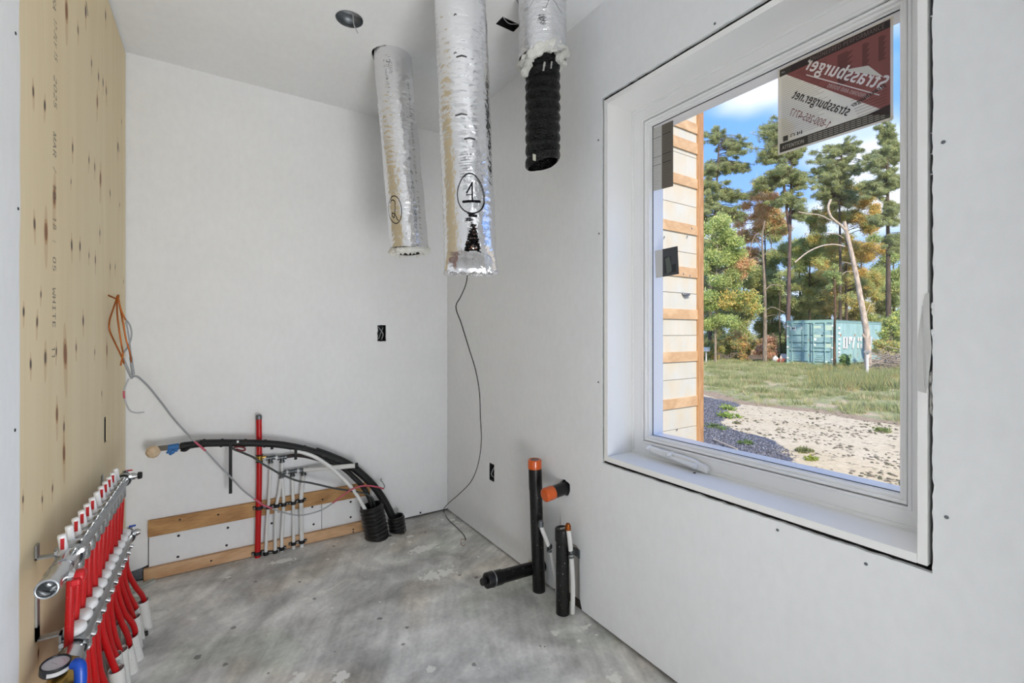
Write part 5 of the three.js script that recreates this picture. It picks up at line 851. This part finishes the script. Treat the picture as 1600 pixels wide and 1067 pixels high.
function blades(n, h, w, spread) { const P = []; for (let i = 0; i < n; i++) { const a = rnd() * 6.28, r = spread * rnd(), x = r * Math.cos(a), z = r * Math.sin(a), b = rnd() * 6.28, l = h * rr(0.5, 1), t = rr(0.1, 0.6) * h, cx = Math.cos(b) * w, cz = Math.sin(b) * w; P.push(x - cx, 0, z - cz, x + cx, 0, z + cz, x + Math.cos(a) * t, l, z + Math.sin(a) * t); } const g = new THREE.BufferGeometry(); g.setAttribute('position', new THREE.Float32BufferAttribute(P, 3)); g.computeVertexNormals(); return g; }
function leaves(n, size, spread, long = 1, wide = 0.45) { const P = []; for (let i = 0; i < n; i++) { const d = V(gauss(), gauss(), gauss()), c = d.clone().multiplyScalar(spread), u = V(gauss(), gauss(), gauss()).normalize(), v = V(gauss(), gauss(), gauss()).cross(u).normalize(), s = size * rr(0.6, 1.2), a = c.clone().addScaledVector(u, s * long), b = c.clone().addScaledVector(v, s * wide), e = c.clone().addScaledVector(u, -s * long), f = c.clone().addScaledVector(v, -s * wide); for (const q of [a, b, e, a, e, f]) P.push(q.x, q.y, q.z); } const g = new THREE.BufferGeometry(); g.setAttribute('position', new THREE.Float32BufferAttribute(P, 3)); g.computeVertexNormals(); return g; }
const tone2 = (c) => new THREE.Color(c).multiplyScalar(rr(1.25, 1.65));
const pick = (a) => a[(rnd() * a.length) | 0];
{
  const stones = [], bb = [5.0, 16, 3.4, 13]; let guard = 0;
  while (stones.length < 24000 && guard++ < 800000) { const x = rr(bb[0], bb[1]), n = rr(bb[2], bb[3]); if (!inside(gravelPoly, x + 0.25 * fbm(x, n, 4, 3), n + 0.25 * fbm(x, n, 9, 3)) || rnd() > 6 / x) continue; const v = rr(0.3, 1.15); stones.push([x, GND + 0.004, -n, rr(0.008, 0.021), rnd() * 6, rnd() * 6, new THREE.Color(0.185 * v, 0.195 * v, 0.22 * v), 0.7]); }
  scatter('gravel', 'blue-grey crushed gravel along the wing of the house', 'gravel', new THREE.IcosahedronGeometry(1, 0), rough, stones);
  const crumbs = []; guard = 0; while (crumbs.length < 620 && guard++ < 90000) { const [x, n] = G(rr(1110, 1410), rr(632, 775)); if (inside(gravelPoly, x, n) || inside(grassPoly, x, n)) continue; if (fbm(x * 0.9, n * 0.9, 33, 3) < -0.02) continue; crumbs.push([x, GND, -n, rr(0.012, 0.036), rnd() * 6, 0.3, pick([0x5d5645, 0x6a6150, 0x4c4a34, 0x7b705c, 0x585a3a]), 0.45]); }
  scatter('drive_crumbs', 'dark crumbs and leaf bits strewn over the sandy drive', 'debris', new THREE.IcosahedronGeometry(1, 0), rough, crumbs);
  const tufts = [], cols = [0x858e5c, 0x7a8652, 0x8f966a, 0xa39c74, 0x707c4c, 0x8f9866, 0xada07c]; guard = 0;
  while (tufts.length < 42000 && guard++ < 900000) { const x = rr(8, 44), n = rr(-6, 26); if (!inside(grassPoly, x + 0.5 * fbm(x, n, 4, 3), n + 0.5 * fbm(x, n, 9, 3))) continue; const bare = fbm(x * 0.8, n * 0.8, 21, 4); if (bare > -0.03 && rnd() < 0.93) continue; if (rnd() < 0.7 && !inside(grassPoly, x - 0.8, n - 0.5)) continue; tufts.push([x, GND - 0.01, -n, rr(0.5, 1.5) * (bare < -0.15 ? 1.3 : 0.85), rnd() * 6, 0, tone2(pick(cols)), rr(0.6, 1.2)]); }
  scatter('grass', 'weedy pale green grass across the yard', 'grass', blades(11, 0.14, 0.007, 0.11), leafMat, tufts);
  const tall = []; for (let i = 0; i < 1000; i++) { const [x, n] = G(rr(1270, 1420), rr(572, 612)); if (fbm(x * 0.9, n * 0.9, 61, 2) < -0.08) continue; tall.push([x, GND, -n, rr(0.9, 1.7), rnd() * 6, 0, pick([0xb0aa66, 0x8f9a5c, 0xb8a468, 0x84905a, 0x94a068, 0x7d8a52]), 1]); }
  scatter('weeds', 'tall yellowing weeds growing in front of the container side', 'weeds', blades(9, 0.30, 0.008, 0.12), leafMat, tall);
  for (const [px, py, s, l, c] of [[1138, 640, 0.55, 'broad pale weed tuft between gravel and sand', [0x9fb45c, 0x8aa04a]], [1137, 652, 0.55, 'bright green weed clump on the gravel edge below the pale tuft', [0x7f9c34, 0x93ad48]], [1127, 670, 0.35, 'small dark weed on the gravel closest to a second small weed', [0x5f7a44, 0x6d8a4a]], [1111, 667, 0.35, 'small weed on the gravel close to the corner board', [0x5f7a44, 0x74905a]], [1166, 694, 0.35, 'weed alone in the middle of the dark gravel', [0x5f7a44, 0x6d8a4a]], [1379, 674, 0.38, 'flat green weed alone on the far sandy drive', [0x6f8438, 0x808f48]], [1269, 719, 0.28, 'bright yellow-green weed on the nearer sand', [0x9aa82e, 0x88962e]], [1255, 706, 0.35, 'spindly weed at the tip of the gravel', [0x8c9062, 0x76824e]], [1150, 662, 0.22, 'brownish weed where sand meets gravel', [0x7d7f58, 0x6d744a]]]) {
    const [x, n] = G(px, py), t = thing('weed', l, 'weed', [x, GND, -n]), li = []; for (let i = 0; i < 46; i++) li.push([gauss() * s * 0.38, rr(0, 0.16) * s, gauss() * s * 0.38, s * rr(0.4, 0.8), rnd() * 6, rnd(), pick(c)]); scatter('foliage', '', '', leaves(6, 0.10, 0.11, 1.2), leafMat, li, t);
  }
  const s0 = G(1115, 690), s1 = G(1152, 706); single('stick', 'bare pale stick lying across the dark gravel', 'stick', tube([V(s0[0], GND + 0.04, -s0[1]), V((s0[0] + s1[0]) / 2, GND + 0.05, -(s0[1] + s1[1]) / 2 - 0.05), V(s1[0], GND + 0.04, -s1[1])], 0.012, 16, 6), std(0xb9ae98, 0.8));
}

// ================================================================ the shipping container
{
  const t = thing('shipping_container', 'weathered blue-green steel shipping container at the forest edge, doors facing the drive', 'container'), L = 9.3, Wd = 2.44, H = 2.6;
  const fr = atZ(1303, 521, 25.6); t.position.set(fr.x, GND, fr.z); t.rotation.y = 0.087; t.updateMatrixWorld(true);
  const inv = t.matrixWorld.clone().invert(), loc = (px, py, axis, at) => { const o = V(0, EYE, 0).applyMatrix4(inv), d = ray(px, py).transformDirection(inv), k = (at - o[axis]) / d[axis]; return o.addScaledVector(d, k); };
  const wear = (a, b, k) => gen(256, 256, (u, v) => { const q = f2(u * 6, v * 3, k, 4), r = f2(u * 14, v * 9, k + 3, 3) > 0.36 ? 1 : 0; return r ? [150, 112, 82] : [a[0] + 26 * q, a[1] + 26 * q, a[2] + 26 * q]; });
  const door = std(0xffffff, 0.6, { map: wear([140, 176, 178], 0, 5) }), side = door, rail = std(0x8fb5b0, 0.6), rodM = rail, mark = std(0xe4e6e2, 0.6);
  const seg = [0, 0.072, 0.140, 0.210], prof = []; const nP = Math.floor((L - 0.3) / 0.278); for (let i = 0; i < nP; i++) { const b = 0.15 + i * 0.278; prof.push([b, 0], [b + 0.085, 0], [b + 0.139, -0.05], [b + 0.224, -0.05]); } prof.push([L - 0.15, 0]);
  const back = prof.slice().reverse().map(([a, b]) => [a, b - 0.01]);
  part(t, 'side_wall', uvm(sheet([...prof, ...back], [], H - 0.28).rotateX(Math.PI / 2).translate(0, H - 0.12, -0.012), 0.4), side);
  part(t, 'inner_shell', box(0.12, L - 0.05, 0.1, H - 0.05, -Wd + 0.03, -0.10), side);
  part(t, 'roof', box(0, L, H - 0.07, H - 0.01, -Wd, 0), rail);
  part(t, 'bottom_rail', box(0, L, 0.02, 0.17, -0.06, 0), rail); part(t, 'top_rail', box(0, L, H - 0.14, H, -0.06, 0), rail); part(t, 'underframe', box(0.05, L, 0, 0.12, -Wd + 0.02, -0.05), M.cavity);
  for (const [x, z] of [[0, 0], [0, -Wd + 0.12], [L - 0.14, 0], [L - 0.14, -Wd + 0.12]]) part(t, 'corner_post', box(x, x + 0.14, 0, H, z - 0.12, z, 0.01), rail);
  part(t, 'door_header', box(-0.01, 0.10, H - 0.17, H, -Wd, 0), rail); part(t, 'door_sill', box(-0.01, 0.10, 0, 0.15, -Wd, 0), rail);
  for (const [z1, z0, k] of [[-0.10, -1.205, 0], [-1.235, -2.34, 1]]) {
    const d = part(t, 'door', uvm(box(0.05, 0.10, 0.16, H - 0.18, z0, z1, 0.01), 0.5, 0, k), door);
    part(d, 'door_rib', merge([[0.20, 0.72], [0.80, 1.22], [1.30, 1.66], [1.74, 2.38]].map(([a, b]) => box(-0.03, 0.06, a, b, z0 + 0.06, z1 - 0.06, 0.012))), door);
    part(d, 'lock_rod', merge([z0 + 0.22, z1 - 0.30].map((z) => cyl(V(-0.075, 0.14, z), V(-0.075, H - 0.14, z), 0.024, 0.024, 10))), rodM);
    part(d, 'rod_bracket', merge([z0 + 0.22, z1 - 0.30].flatMap((z) => [0.16, 0.85, 1.4, 1.9, H - 0.2].map((y) => box(-0.095, 0.0, y - 0.03, y + 0.03, z - 0.05, z + 0.05, 0.01)))), rail);
    part(d, 'handle', box(-0.11, -0.085, 1.02, 1.07, z0 + 0.25, z1 - 0.32, 0.008), rodM);
    part(d, 'hinge', merge([0.35, 1.0, 1.65, 2.25].map((y) => box(-0.03, 0.03, y - 0.05, y + 0.05, k ? z0 - 0.09 : z1 - 0.02, k ? z0 + 0.02 : z1 + 0.09, 0.01))), mark);
    part(d, 'pressed_panel', merge([0, 1, 2].map((i) => box(-0.055, -0.02, 0.34 + i * 0.10, 0.385 + i * 0.10, z0 + 0.34 + i * 0.02, z1 - 0.42, 0.005))), rail);
  }
  const flat = (x0, x1, y0, y1) => { const a = loc(x0, y1, 'x', 0.004), b = loc(x1, y0, 'x', 0.004); return box(-0.034, -0.02, a.y, b.y, Math.min(a.z, b.z), Math.max(a.z, b.z)); };
  part(t, 'plate', flat(1235, 1244, 510, 516), mark, 'white plate with a dark mark'); part(t, 'plate_mark', merge([[1237, 1238.2, 511.5, 514.5], [1238.6, 1240.4, 511.5, 514.5], [1241.2, 1242.4, 511.5, 514.5]].map((q) => flat(...q).translate(-0.006, 0, 0))), std(0x23343a, 0.6));
  for (const q of [[1252, 1255.5, 510, 515], [1272, 1276, 528, 532], [1272, 1275, 537, 540], [1290, 1293, 564, 567]]) part(t, 'sticker', flat(...q), mark);
  for (const q of [[1270, 1283, 509, 513], [1288, 1300, 508, 516], [1272, 1283, 523, 527], [1287, 1299, 523, 527], [1288, 1299, 537, 543]]) part(t, 'faded_print', flat(...q).translate(0.002, 0, 0), std(0xbdd2c0, 0.7));
  const S2 = (pts) => { const w = pts.map(([x, y]) => loc(x, y, 'z', 0.0)); return sheet(w.map((p) => [p.x, p.y]), [], 0.012).translate(0, 0, 0.0); };
  const q4 = (x, y0, y1, w, dx = 0) => [[x - w, y1], [x + w, y1], [x + w + dx, y0], [x - w + dx, y0]];
  part(t, 'lettering', merge([q4(1318.6, 526, 544.5, 1.3), q4(1323, 526, 544.5, 1.2), q4(1320.8, 526, 528, 2), q4(1320.8, 542.5, 544.5, 2), q4(1327.2, 526, 538, 1), q4(1330, 526, 532, 1.6), q4(1328.6, 530.5, 533, 2), q4(1332.6, 527, 544, 1, 2), q4(1341, 526.5, 533, 1), q4(1340.4, 536, 544, 0.9), q4(1345, 526.5, 533, 1.2), q4(1345.4, 537, 544, 1.1), q4(1350.3, 527, 544, 0.9), q4(1360.6, 526.5, 544, 0.8), q4(1361.6, 526.5, 528.5, 1.2), q4(1361.4, 534, 536, 1)].map(S2)), mark, 'large white painted letters');
  part(t, 'lettering', merge([512.5, 520.5, 530, 537.5, 544.5, 550.5, 556].map((y, i) => S2(q4(1311.2, y - 1.8, y + 1.8, 1.5)))), mark, 'small white characters one above another');
}
{ // odds and ends by the container
  const [jx, jn] = G(1211.5, 567), j = thing('white_jug', 'white plastic jug left of the container doors on the ground', 'jug', [jx, GND, -jn]);
  j.userData.label = 'white plastic jug on the ground before the container doors';
  part(j, 'body', lathe([[0, 0], [0.15, 0.01], [0.17, 0.04], [0.17, 0.28], [0.12, 0.36], [0.05, 0.40]], V(jx, GND, -jn), V(0, 1, 0), 16), M.pvc); part(j, 'cap', lathe([[0.055, 0.40], [0.055, 0.45], [0, 0.455]], V(jx, GND, -jn), V(0, 1, 0), 12), M.pvc); part(j, 'handle', tube([V(jx + 0.1, GND + 0.36, -jn), V(jx + 0.2, GND + 0.33, -jn), V(jx + 0.17, GND + 0.18, -jn)], 0.02, 10, 6), M.pvc);
  const [cx, cn] = G(1220, 567.5), c = thing('broken_chair', 'tipped rusty chair beside the white jug', 'chair', [cx, GND, -cn]);
  part(c, 'seat', box(-0.2, 0.2, 0.05, 0.12, -0.2, 0.2, 0.02).rotateZ(0.5).translate(cx, GND + 0.1, -cn), std(0x8a4632, 0.7)); part(c, 'backrest', box(0, 0.05, 0, 0.5, -0.2, 0.2, 0.02).rotateZ(-0.55).translate(cx + 0.16, GND + 0.15, -cn), std(0xcfc4b6, 0.6));
  for (const k of [-1, 1]) part(c, 'leg', tube([V(cx - 0.1, GND + 0.15, -cn + k * 0.15), V(cx - 0.3, GND + 0.32, -cn + k * 0.15), V(cx - 0.32, GND + 0.02, -cn + k * 0.15)], 0.018, 10, 6), std(0xb9b3a8, 0.5));
  const post = (name, label, px, y0, y1, Zp, w, hw, hh) => { const b = atZ(px, y0, Zp), h = (y0 - y1) * Zp / F, t = thing(name, label, 'post', [b.x, b.y, b.z]); part(t, 'stake', box(b.x - w, b.x + w, b.y, b.y + h, b.z - w, b.z + w, 0.004), M.pvc); part(t, 'head', box(b.x - hw, b.x + hw, b.y + h, b.y + h + hh, b.z - hw, b.z + hw, 0.01), std(px > 1200 ? 0x9a9a96 : 0xe2e4e2, 0.6)); };
  const Zs = 20.3; post('marker_post', 'white marker stake with a grey top in the weeds before the container', 1355.5, HY + 1.82 * F / 20.3, 551.5, Zs, 0.035, 0.11, 0.10);
  const Zq = 1.82 * F / (566 - HY); post('marker_post', 'small white sign post at the forest edge beside the corner board', 1103.5, 566, 549, Zq, 0.03, 0.16, 0.26);
  const sticks = []; for (let i = 0; i < 230; i++) { const p = atZ(rr(1366, 1424), 0, rr(21.5, 25)), h = 1.35 * Math.exp(-Math.pow((p.clone().project(camera).x, 0), 2)); const b = V(p.x, GND + rr(0.03, 0.95) * rr(0.3, 1), p.z), a = rnd() * 6.28, l = rr(0.4, 1.3), dy = rr(-0.25, 0.4); sticks.push(tube([b.clone().add(V(-Math.cos(a) * l / 2, -dy * 0.3, -Math.sin(a) * l / 2)), b.clone().add(V(rr(-0.1, 0.1), 0.08, rr(-0.1, 0.1))), b.clone().add(V(Math.cos(a) * l / 2, dy, Math.sin(a) * l / 2))], rr(0.008, 0.022), 4, 4, false)); }
  for (const s of sticks) { const a = s.attributes.position; for (let i = 0; i < a.count; i++) if (a.getY(i) < GND) a.setY(i, GND + 0.005); }
  const bp = single('brush_pile', 'grey heap of cut branches past the far end of the container', 'brush pile', merge(sticks), std(0x9b9080, 0.9)); bp.userData.kind = 'stuff';
}

// ================================================================ the forest
const barkTex = gen(256, 256, (u, v) => { const q = f2(u * 22, v * 6, 3, 4); return [200 + 90 * q, 196 + 90 * q, 190 + 90 * q]; });
const bark = (c) => std(c, 0.95, { map: barkTex });
const clump = { needle: leaves(40, 0.05, 0.15, 1.3, 0.22), leaf: leaves(30, 0.055, 0.27), small: leaves(20, 0.055, 0.20), tuft: leaves(18, 0.12, 0.20, 1.2) };
const PINE = [0x7f8a54, 0x727f4e, 0x8c9456, 0x6b7850, 0x979c62, 0x78835a];
const DARK = [0x7d8a4c, 0x71804a, 0x8a8c50, 0x808648, 0x93904e, 0x6f7d46];
const MAPLE = [0x7f8f48, 0x6f833e, 0x8f9c54, 0x64783a, 0x9fa258];
const GOLD = [0xa08a38, 0x8c8236, 0xb5933c, 0x94883a, 0x7f7c34, 0xb98a40], ORANGE = [0xb4845a, 0xa87a50, 0xbc9468, 0x9c7c54, 0xa88e5c, 0x8f8c50], RUST = [0xa8775a, 0xae8862, 0x8c7850, 0x94904e];
const tone = (c, k = 1.75) => { const q = new THREE.Color(c), g = (q.r + q.g + q.b) / 3; q.lerp(new THREE.Color(g, g, g), 0.16).multiplyScalar(k * rr(0.82, 1.18)); q.r = Math.min(q.r, 0.85); q.g = Math.min(q.g, 0.85); q.b = Math.min(q.b, 0.85); return q; };
function tree(label, Z, trunk, r0, barkColor, blobs, kind, o = {}) {   // trunk: [px, py] from the root up; blobs: [px, py, half width, half height in px, clumps, colours]
  const root = onYat(trunk[0][0], Z), m = Z / F, t = thing(o.name ?? 'tree', label, o.cat ?? 'tree', [root.x, GND, root.z]);
  const P = trunk.map(([x, y], i) => i ? atZ(x, y, Z) : root), bk = bark(barkColor), c = new THREE.CatmullRomCurve3(P, false, 'centripetal');
  const g = new THREE.TubeGeometry(c, 36, 1, 9), a = g.attributes.position; for (let i = 0; i <= 36; i++) { const q = c.getPointAt(i / 36), r = r0 * mix(1, o.tip ?? 0.25, i / 36); for (let j = 0; j < 10; j++) { const k = i * 10 + j; a.setXYZ(k, q.x + (a.getX(k) - q.x) * r, q.y + (a.getY(k) - q.y) * r, q.z + (a.getZ(k) - q.z) * r); } }
  g.computeVertexNormals(); part(t, 'trunk', g, bk);
  const br = [], list = [], b = [root.x, GND, root.z];
  for (const [px, py, hw, hh, n, cols, sub = 9] of blobs) {
    for (let s = 0; s < sub; s++) {
      const e = V(gauss() * 1.4, gauss() * 1.45, gauss() * 1.3), d = atZ(px + e.x * hw, py + e.y * hh, Z + e.z * hw * m * 0.9), q = c.getPointAt(clamp((d.y - (o.droop ?? (kind === 'needle' ? -0.1 : 0.4)) - root.y) / (P[P.length - 1].y - root.y), 0.05, 0.98));
      if (!o.bare) br.push(tube([q, q.clone().lerp(d, 0.5).add(V(0, 0.12, 0)), d], 0.018 + 0.012 * rnd(), 5, 4, false));
      const rw = hw * m * (o.lobe ?? 0.36), rh = hh * m * (o.lobeH ?? 0.3);
      for (let i = 0; i < n * (kind === 'leaf' ? 1.5 : 1) / sub; i++) { const f = kind === 'needle' ? 1.08 - 0.62 * rnd() * rnd() - 0.1 * rnd() : 1, w = kind === 'needle' ? 0.55 + 0.45 * f : 1; list.push([mix(q.x, d.x, f) + gauss() * rw * w - b[0], mix(q.y, d.y, f) + gauss() * rh * w - b[1], mix(q.z, d.z, f) + gauss() * rw * w - b[2], rr(0.7, 1.35) * (o.scale ?? 1), rnd() * 6, rnd() * 6, tone(pick(cols), kind === 'leaf' ? 2.15 : 1.8), 1]); }
    }
  }
  for (const w of o.limbs ?? []) br.push(tube(w.pts.map(([x, y, z = 0]) => atZ(x, y, Z + z)), w.r, 16, 6));
  if (br.length) part(t, 'branches', merge(br), bk);
  if (list.length) scatter('foliage', '', '', clump[kind], leafMat, list, t);
  return t;
}
const onYat = (px, Z) => { const p = atZ(px, HY, Z); p.y = GND; return p; };
const pineBlobs = (list, k = 1) => list.map(([x, y, w, h, n]) => [x, y, w * 1.05, h * 1.15, n * k * 2.3, PINE, 30]);
tree('tall pine with open crown standing closest behind the corner board', 33, [[1109, 565], [1112, 400], [1120, 290], [1124, 205]], 0.15, 0x6d6258, pineBlobs([[1113, 215, 14, 14, 170], [1150, 232, 18, 12, 200], [1120, 262, 24, 14, 300], [1160, 262, 12, 6, 90], [1108, 300, 16, 18, 280], [1140, 305, 26, 8, 190], [1112, 338, 26, 14, 300], [1150, 335, 18, 8, 130]]), 'needle', { lobeH: 0.17, lobe: 0.2 });
tree('twin-stemmed pine with feathery crown behind the container doors', 31, [[1230, 560], [1232, 480], [1235, 330], [1238, 240], [1240, 190]], 0.16, 0x7a6a68, pineBlobs([[1204, 205, 14, 16, 170], [1240, 235, 18, 12, 210], [1205, 240, 18, 12, 180], [1222, 270, 24, 10, 240], [1250, 285, 18, 8, 150], [1200, 285, 14, 8, 110], [1232, 315, 26, 8, 230], [1250, 335, 16, 6, 90], [1215, 225, 30, 34, 180]]), 'needle', { lobeH: 0.17, lobe: 0.2, limbs: [{ pts: [[1233, 360], [1226, 300], [1220, 245], [1218, 200]], r: 0.09 }] });
tree('pine crown rising between the twin pine and the window edge', 35, [[1313, 560], [1313, 400], [1312, 300], [1316, 225]], 0.13, 0x6a5f56, pineBlobs([[1300, 240, 24, 12, 240], [1330, 232, 14, 10, 140], [1290, 265, 22, 10, 210], [1325, 262, 22, 10, 210], [1305, 288, 28, 12, 260], [1330, 310, 18, 8, 130], [1288, 305, 16, 8, 130]]), 'needle', { lobeH: 0.17, lobe: 0.2 });
tree('dark-trunked pine cut off by the latch side of the window', 32, [[1389, 565], [1388, 430], [1387, 300], [1386, 195]], 0.19, 0x6d6258, pineBlobs([[1385, 205, 14, 18, 240], [1398, 240, 16, 16, 260], [1368, 250, 18, 12, 230], [1392, 285, 22, 14, 300], [1362, 295, 16, 10, 170], [1396, 330, 18, 14, 240], [1372, 345, 20, 8, 170], [1396, 380, 16, 14, 200]]), 'needle', { lobeH: 0.17, lobe: 0.2 });
tree('dead grey snag with broken twigs before the orange maple', 28, [[1195, 562], [1195.5, 500], [1194, 430], [1191, 370], [1195, 345]], 0.13, 0xa79d90, [], 'small', { tip: 0.3, limbs: [{ pts: [[1197, 452], [1204, 446], [1212, 445], [1222, 447]], r: 0.035 }, { pts: [[1194, 395], [1186, 382], [1180, 372]], r: 0.03 }, { pts: [[1193, 400], [1205, 388], [1213, 392]], r: 0.025 }, { pts: [[1193, 410], [1180, 402], [1173, 408]], r: 0.02 }, { pts: [[1196, 485], [1206, 480], [1225, 488]], r: 0.03 }, { pts: [[1196, 495], [1210, 492], [1222, 498]], r: 0.02 }, { pts: [[1192, 372], [1184, 364], [1176, 376], [1172, 392]], r: 0.03 }, { pts: [[1192, 376], [1200, 366], [1206, 380]], r: 0.02 }] });
tree('maple turning orange behind the dead snag', 36, [[1196, 565], [1196, 430], [1194, 300]], 0.10, 0x6d6154, [[1192, 292, 17, 14, 230, [...GOLD, ...MAPLE]], [1200, 320, 24, 16, 380, ORANGE], [1172, 375, 22, 18, 330, RUST], [1215, 350, 20, 20, 300, [...ORANGE, ...PINE]], [1180, 345, 24, 14, 260, ORANGE], [1165, 400, 16, 10, 160, RUST]], 'leaf');
tree('light green maple filling the corner beside the wing', 27, [[1118, 565], [1118, 480], [1122, 360]], 0.07, 0xb6a898, [[1118, 365, 24, 22, 480, MAPLE], [1112, 410, 26, 26, 620, MAPLE], [1145, 395, 24, 18, 420, MAPLE], [1150, 435, 24, 16, 380, [...MAPLE, ...DARK]], [1115, 460, 28, 18, 460, MAPLE], [1150, 470, 22, 12, 260, [...MAPLE, ...GOLD]], [1130, 500, 30, 10, 280, MAPLE], [1160, 415, 14, 10, 90, ORANGE]], 'leaf');
tree('golden-green maple spreading above the container roof', 37, [[1325, 565], [1322, 450], [1325, 300]], 0.12, 0x6d6050, [[1320, 295, 30, 12, 330, [...GOLD, ...MAPLE]], [1345, 310, 26, 16, 400, GOLD], [1300, 320, 20, 16, 280, [...GOLD, ...PINE]], [1360, 350, 22, 26, 480, GOLD], [1330, 345, 30, 20, 520, [...GOLD, ...MAPLE]], [1350, 400, 28, 26, 600, GOLD], [1310, 390, 26, 26, 500, [...MAPLE, ...GOLD]], [1320, 445, 34, 20, 560, [...GOLD, ...DARK]], [1360, 450, 24, 18, 380, [...GOLD, ...MAPLE]]], 'leaf');
tree('green deciduous tree behind the middle of the container', 40, [[1265, 565], [1265, 450], [1266, 340]], 0.10, 0x5f564a, [[1275, 345, 20, 16, 300, [...MAPLE, ...DARK]], [1255, 385, 22, 20, 420, [...MAPLE, ...DARK]], [1285, 390, 24, 22, 460, MAPLE], [1262, 430, 28, 20, 480, [...MAPLE, ...DARK]], [1290, 445, 26, 20, 420, [...GOLD, ...MAPLE]], [1260, 470, 26, 14, 330, DARK], [1282, 350, 10, 8, 70, ORANGE]], 'leaf');
tree('leaning dead tree with a pale bare trunk before the container', 22, [[1357, 582], [1354, 520], [1349, 490], [1338, 430], [1327, 380], [1319, 346]], 0.155, 0xe2d6ca, [], 'small', { tip: 0.5, limbs: [{ pts: [[1321, 360], [1314, 352], [1305, 345], [1298, 338], [1294, 324], [1298, 312]], r: 0.058 }, { pts: [[1320, 385], [1305, 382], [1285, 384], [1262, 394], [1242, 410]], r: 0.035 }, { pts: [[1300, 345], [1280, 336], [1262, 334], [1248, 331]], r: 0.028 }, { pts: [[1318, 372], [1308, 366], [1290, 364]], r: 0.018 }, { pts: [[1336, 425], [1324, 424], [1316, 428]], r: 0.014 }, { pts: [[1330, 412], [1322, 410], [1315, 409]], r: 0.014 }, { pts: [[1352, 500], [1360, 476], [1368, 474]], r: 0.014 }, { pts: [[1355, 530], [1350, 526], [1348, 522]], r: 0.05 }] });
tree('slender brown trunk standing against the near corner of the container', 24, [[1304, 582], [1304, 520], [1305, 470], [1303, 430]], 0.075, 0x7b6350, [[1303, 430, 12, 14, 70, MAPLE]], 'small', { tip: 0.5 });
tree('thin sapling trunk between the dead snag and the container', 29, [[1221, 562], [1218, 500], [1219, 440]], 0.05, 0x6b6150, [[1219, 450, 12, 16, 80, [...MAPLE, ...DARK]]], 'small', { tip: 0.6 });
for (const [label, Z, x, y, hw, cols] of [
  ['background forest tree showing behind the light green maple', 46, 1105, 440, 34, DARK], ['background forest tree showing between the light green maple and the snag', 44, 1160, 465, 34, DARK], ['background forest tree showing just behind the dead snag', 48, 1205, 450, 32, DARK], ['background forest tree showing behind the container doors', 45, 1248, 455, 34, DARK],
  ['background forest tree showing above the middle of the container', 47, 1295, 462, 34, [...MAPLE, ...GOLD]], ['background forest tree showing above the lettered side of the container', 46, 1345, 455, 34, [...DARK, ...GOLD]], ['background forest tree showing behind the dark-trunked pine', 44, 1395, 450, 36, [...DARK, ...MAPLE]]]) {
  tree(label, Z, [[x, 560], [x + 2, 470], [x, 380]], 0.14, 0x6d6158, [[x, y - 62, hw * 0.75, 24, 520, cols], [x, y - 15, hw, 30, 900, cols], [x, y + 35, hw, 30, 900, cols], [x, y + 75, hw, 20, 620, cols]], 'leaf', { scale: 1.35 });
}
const shrub = (label, Z, px, py, hw, hh, n, cols) => tree(label, Z, [[px, 565], [px, py + hh * 0.4], [px + 1, py - hh * 0.3]], 0.03, 0x5c5142, [[px, py, hw, hh, n, cols, 12]], 'small', { name: 'shrub', cat: 'shrub', droop: 0.1, lobe: 0.4, lobeH: 0.36 });
shrub('yellow-green shrub beside the small white sign post', 30, 1112, 545, 16, 16, 420, [...MAPLE, ...GOLD]);
shrub('olive shrub under the light green maple', 31, 1140, 540, 20, 20, 460, [...MAPLE, ...GOLD, ...DARK]);
shrub('mixed green and tan shrub between the maple and the reddish shrub', 30, 1168, 545, 18, 16, 420, [...GOLD, ...DARK, ...ORANGE]);
shrub('reddish shrub at the foot of the dead snag', 29, 1197, 542, 16, 15, 460, [0xa87a62, 0x9c7054, 0xb49070, 0x8a7e50]);
shrub('dark green shrub squeezed beside the container doors', 31, 1220, 548, 10, 14, 260, DARK);
shrub('bright green shrub past the far end of the container', 27, 1396, 515, 18, 26, 620, [...MAPLE, 0xb4b84c]);
shrub('yellow-green low shrub behind the brush pile', 26, 1380, 540, 16, 9, 240, [...MAPLE, ...GOLD]);
shrub('small dark green weed bush before the lettered container side', 23.5, 1321, 562, 5, 6, 90, [0x5b7a34, 0x6c8a3c]);

renderer.render(scene, camera);
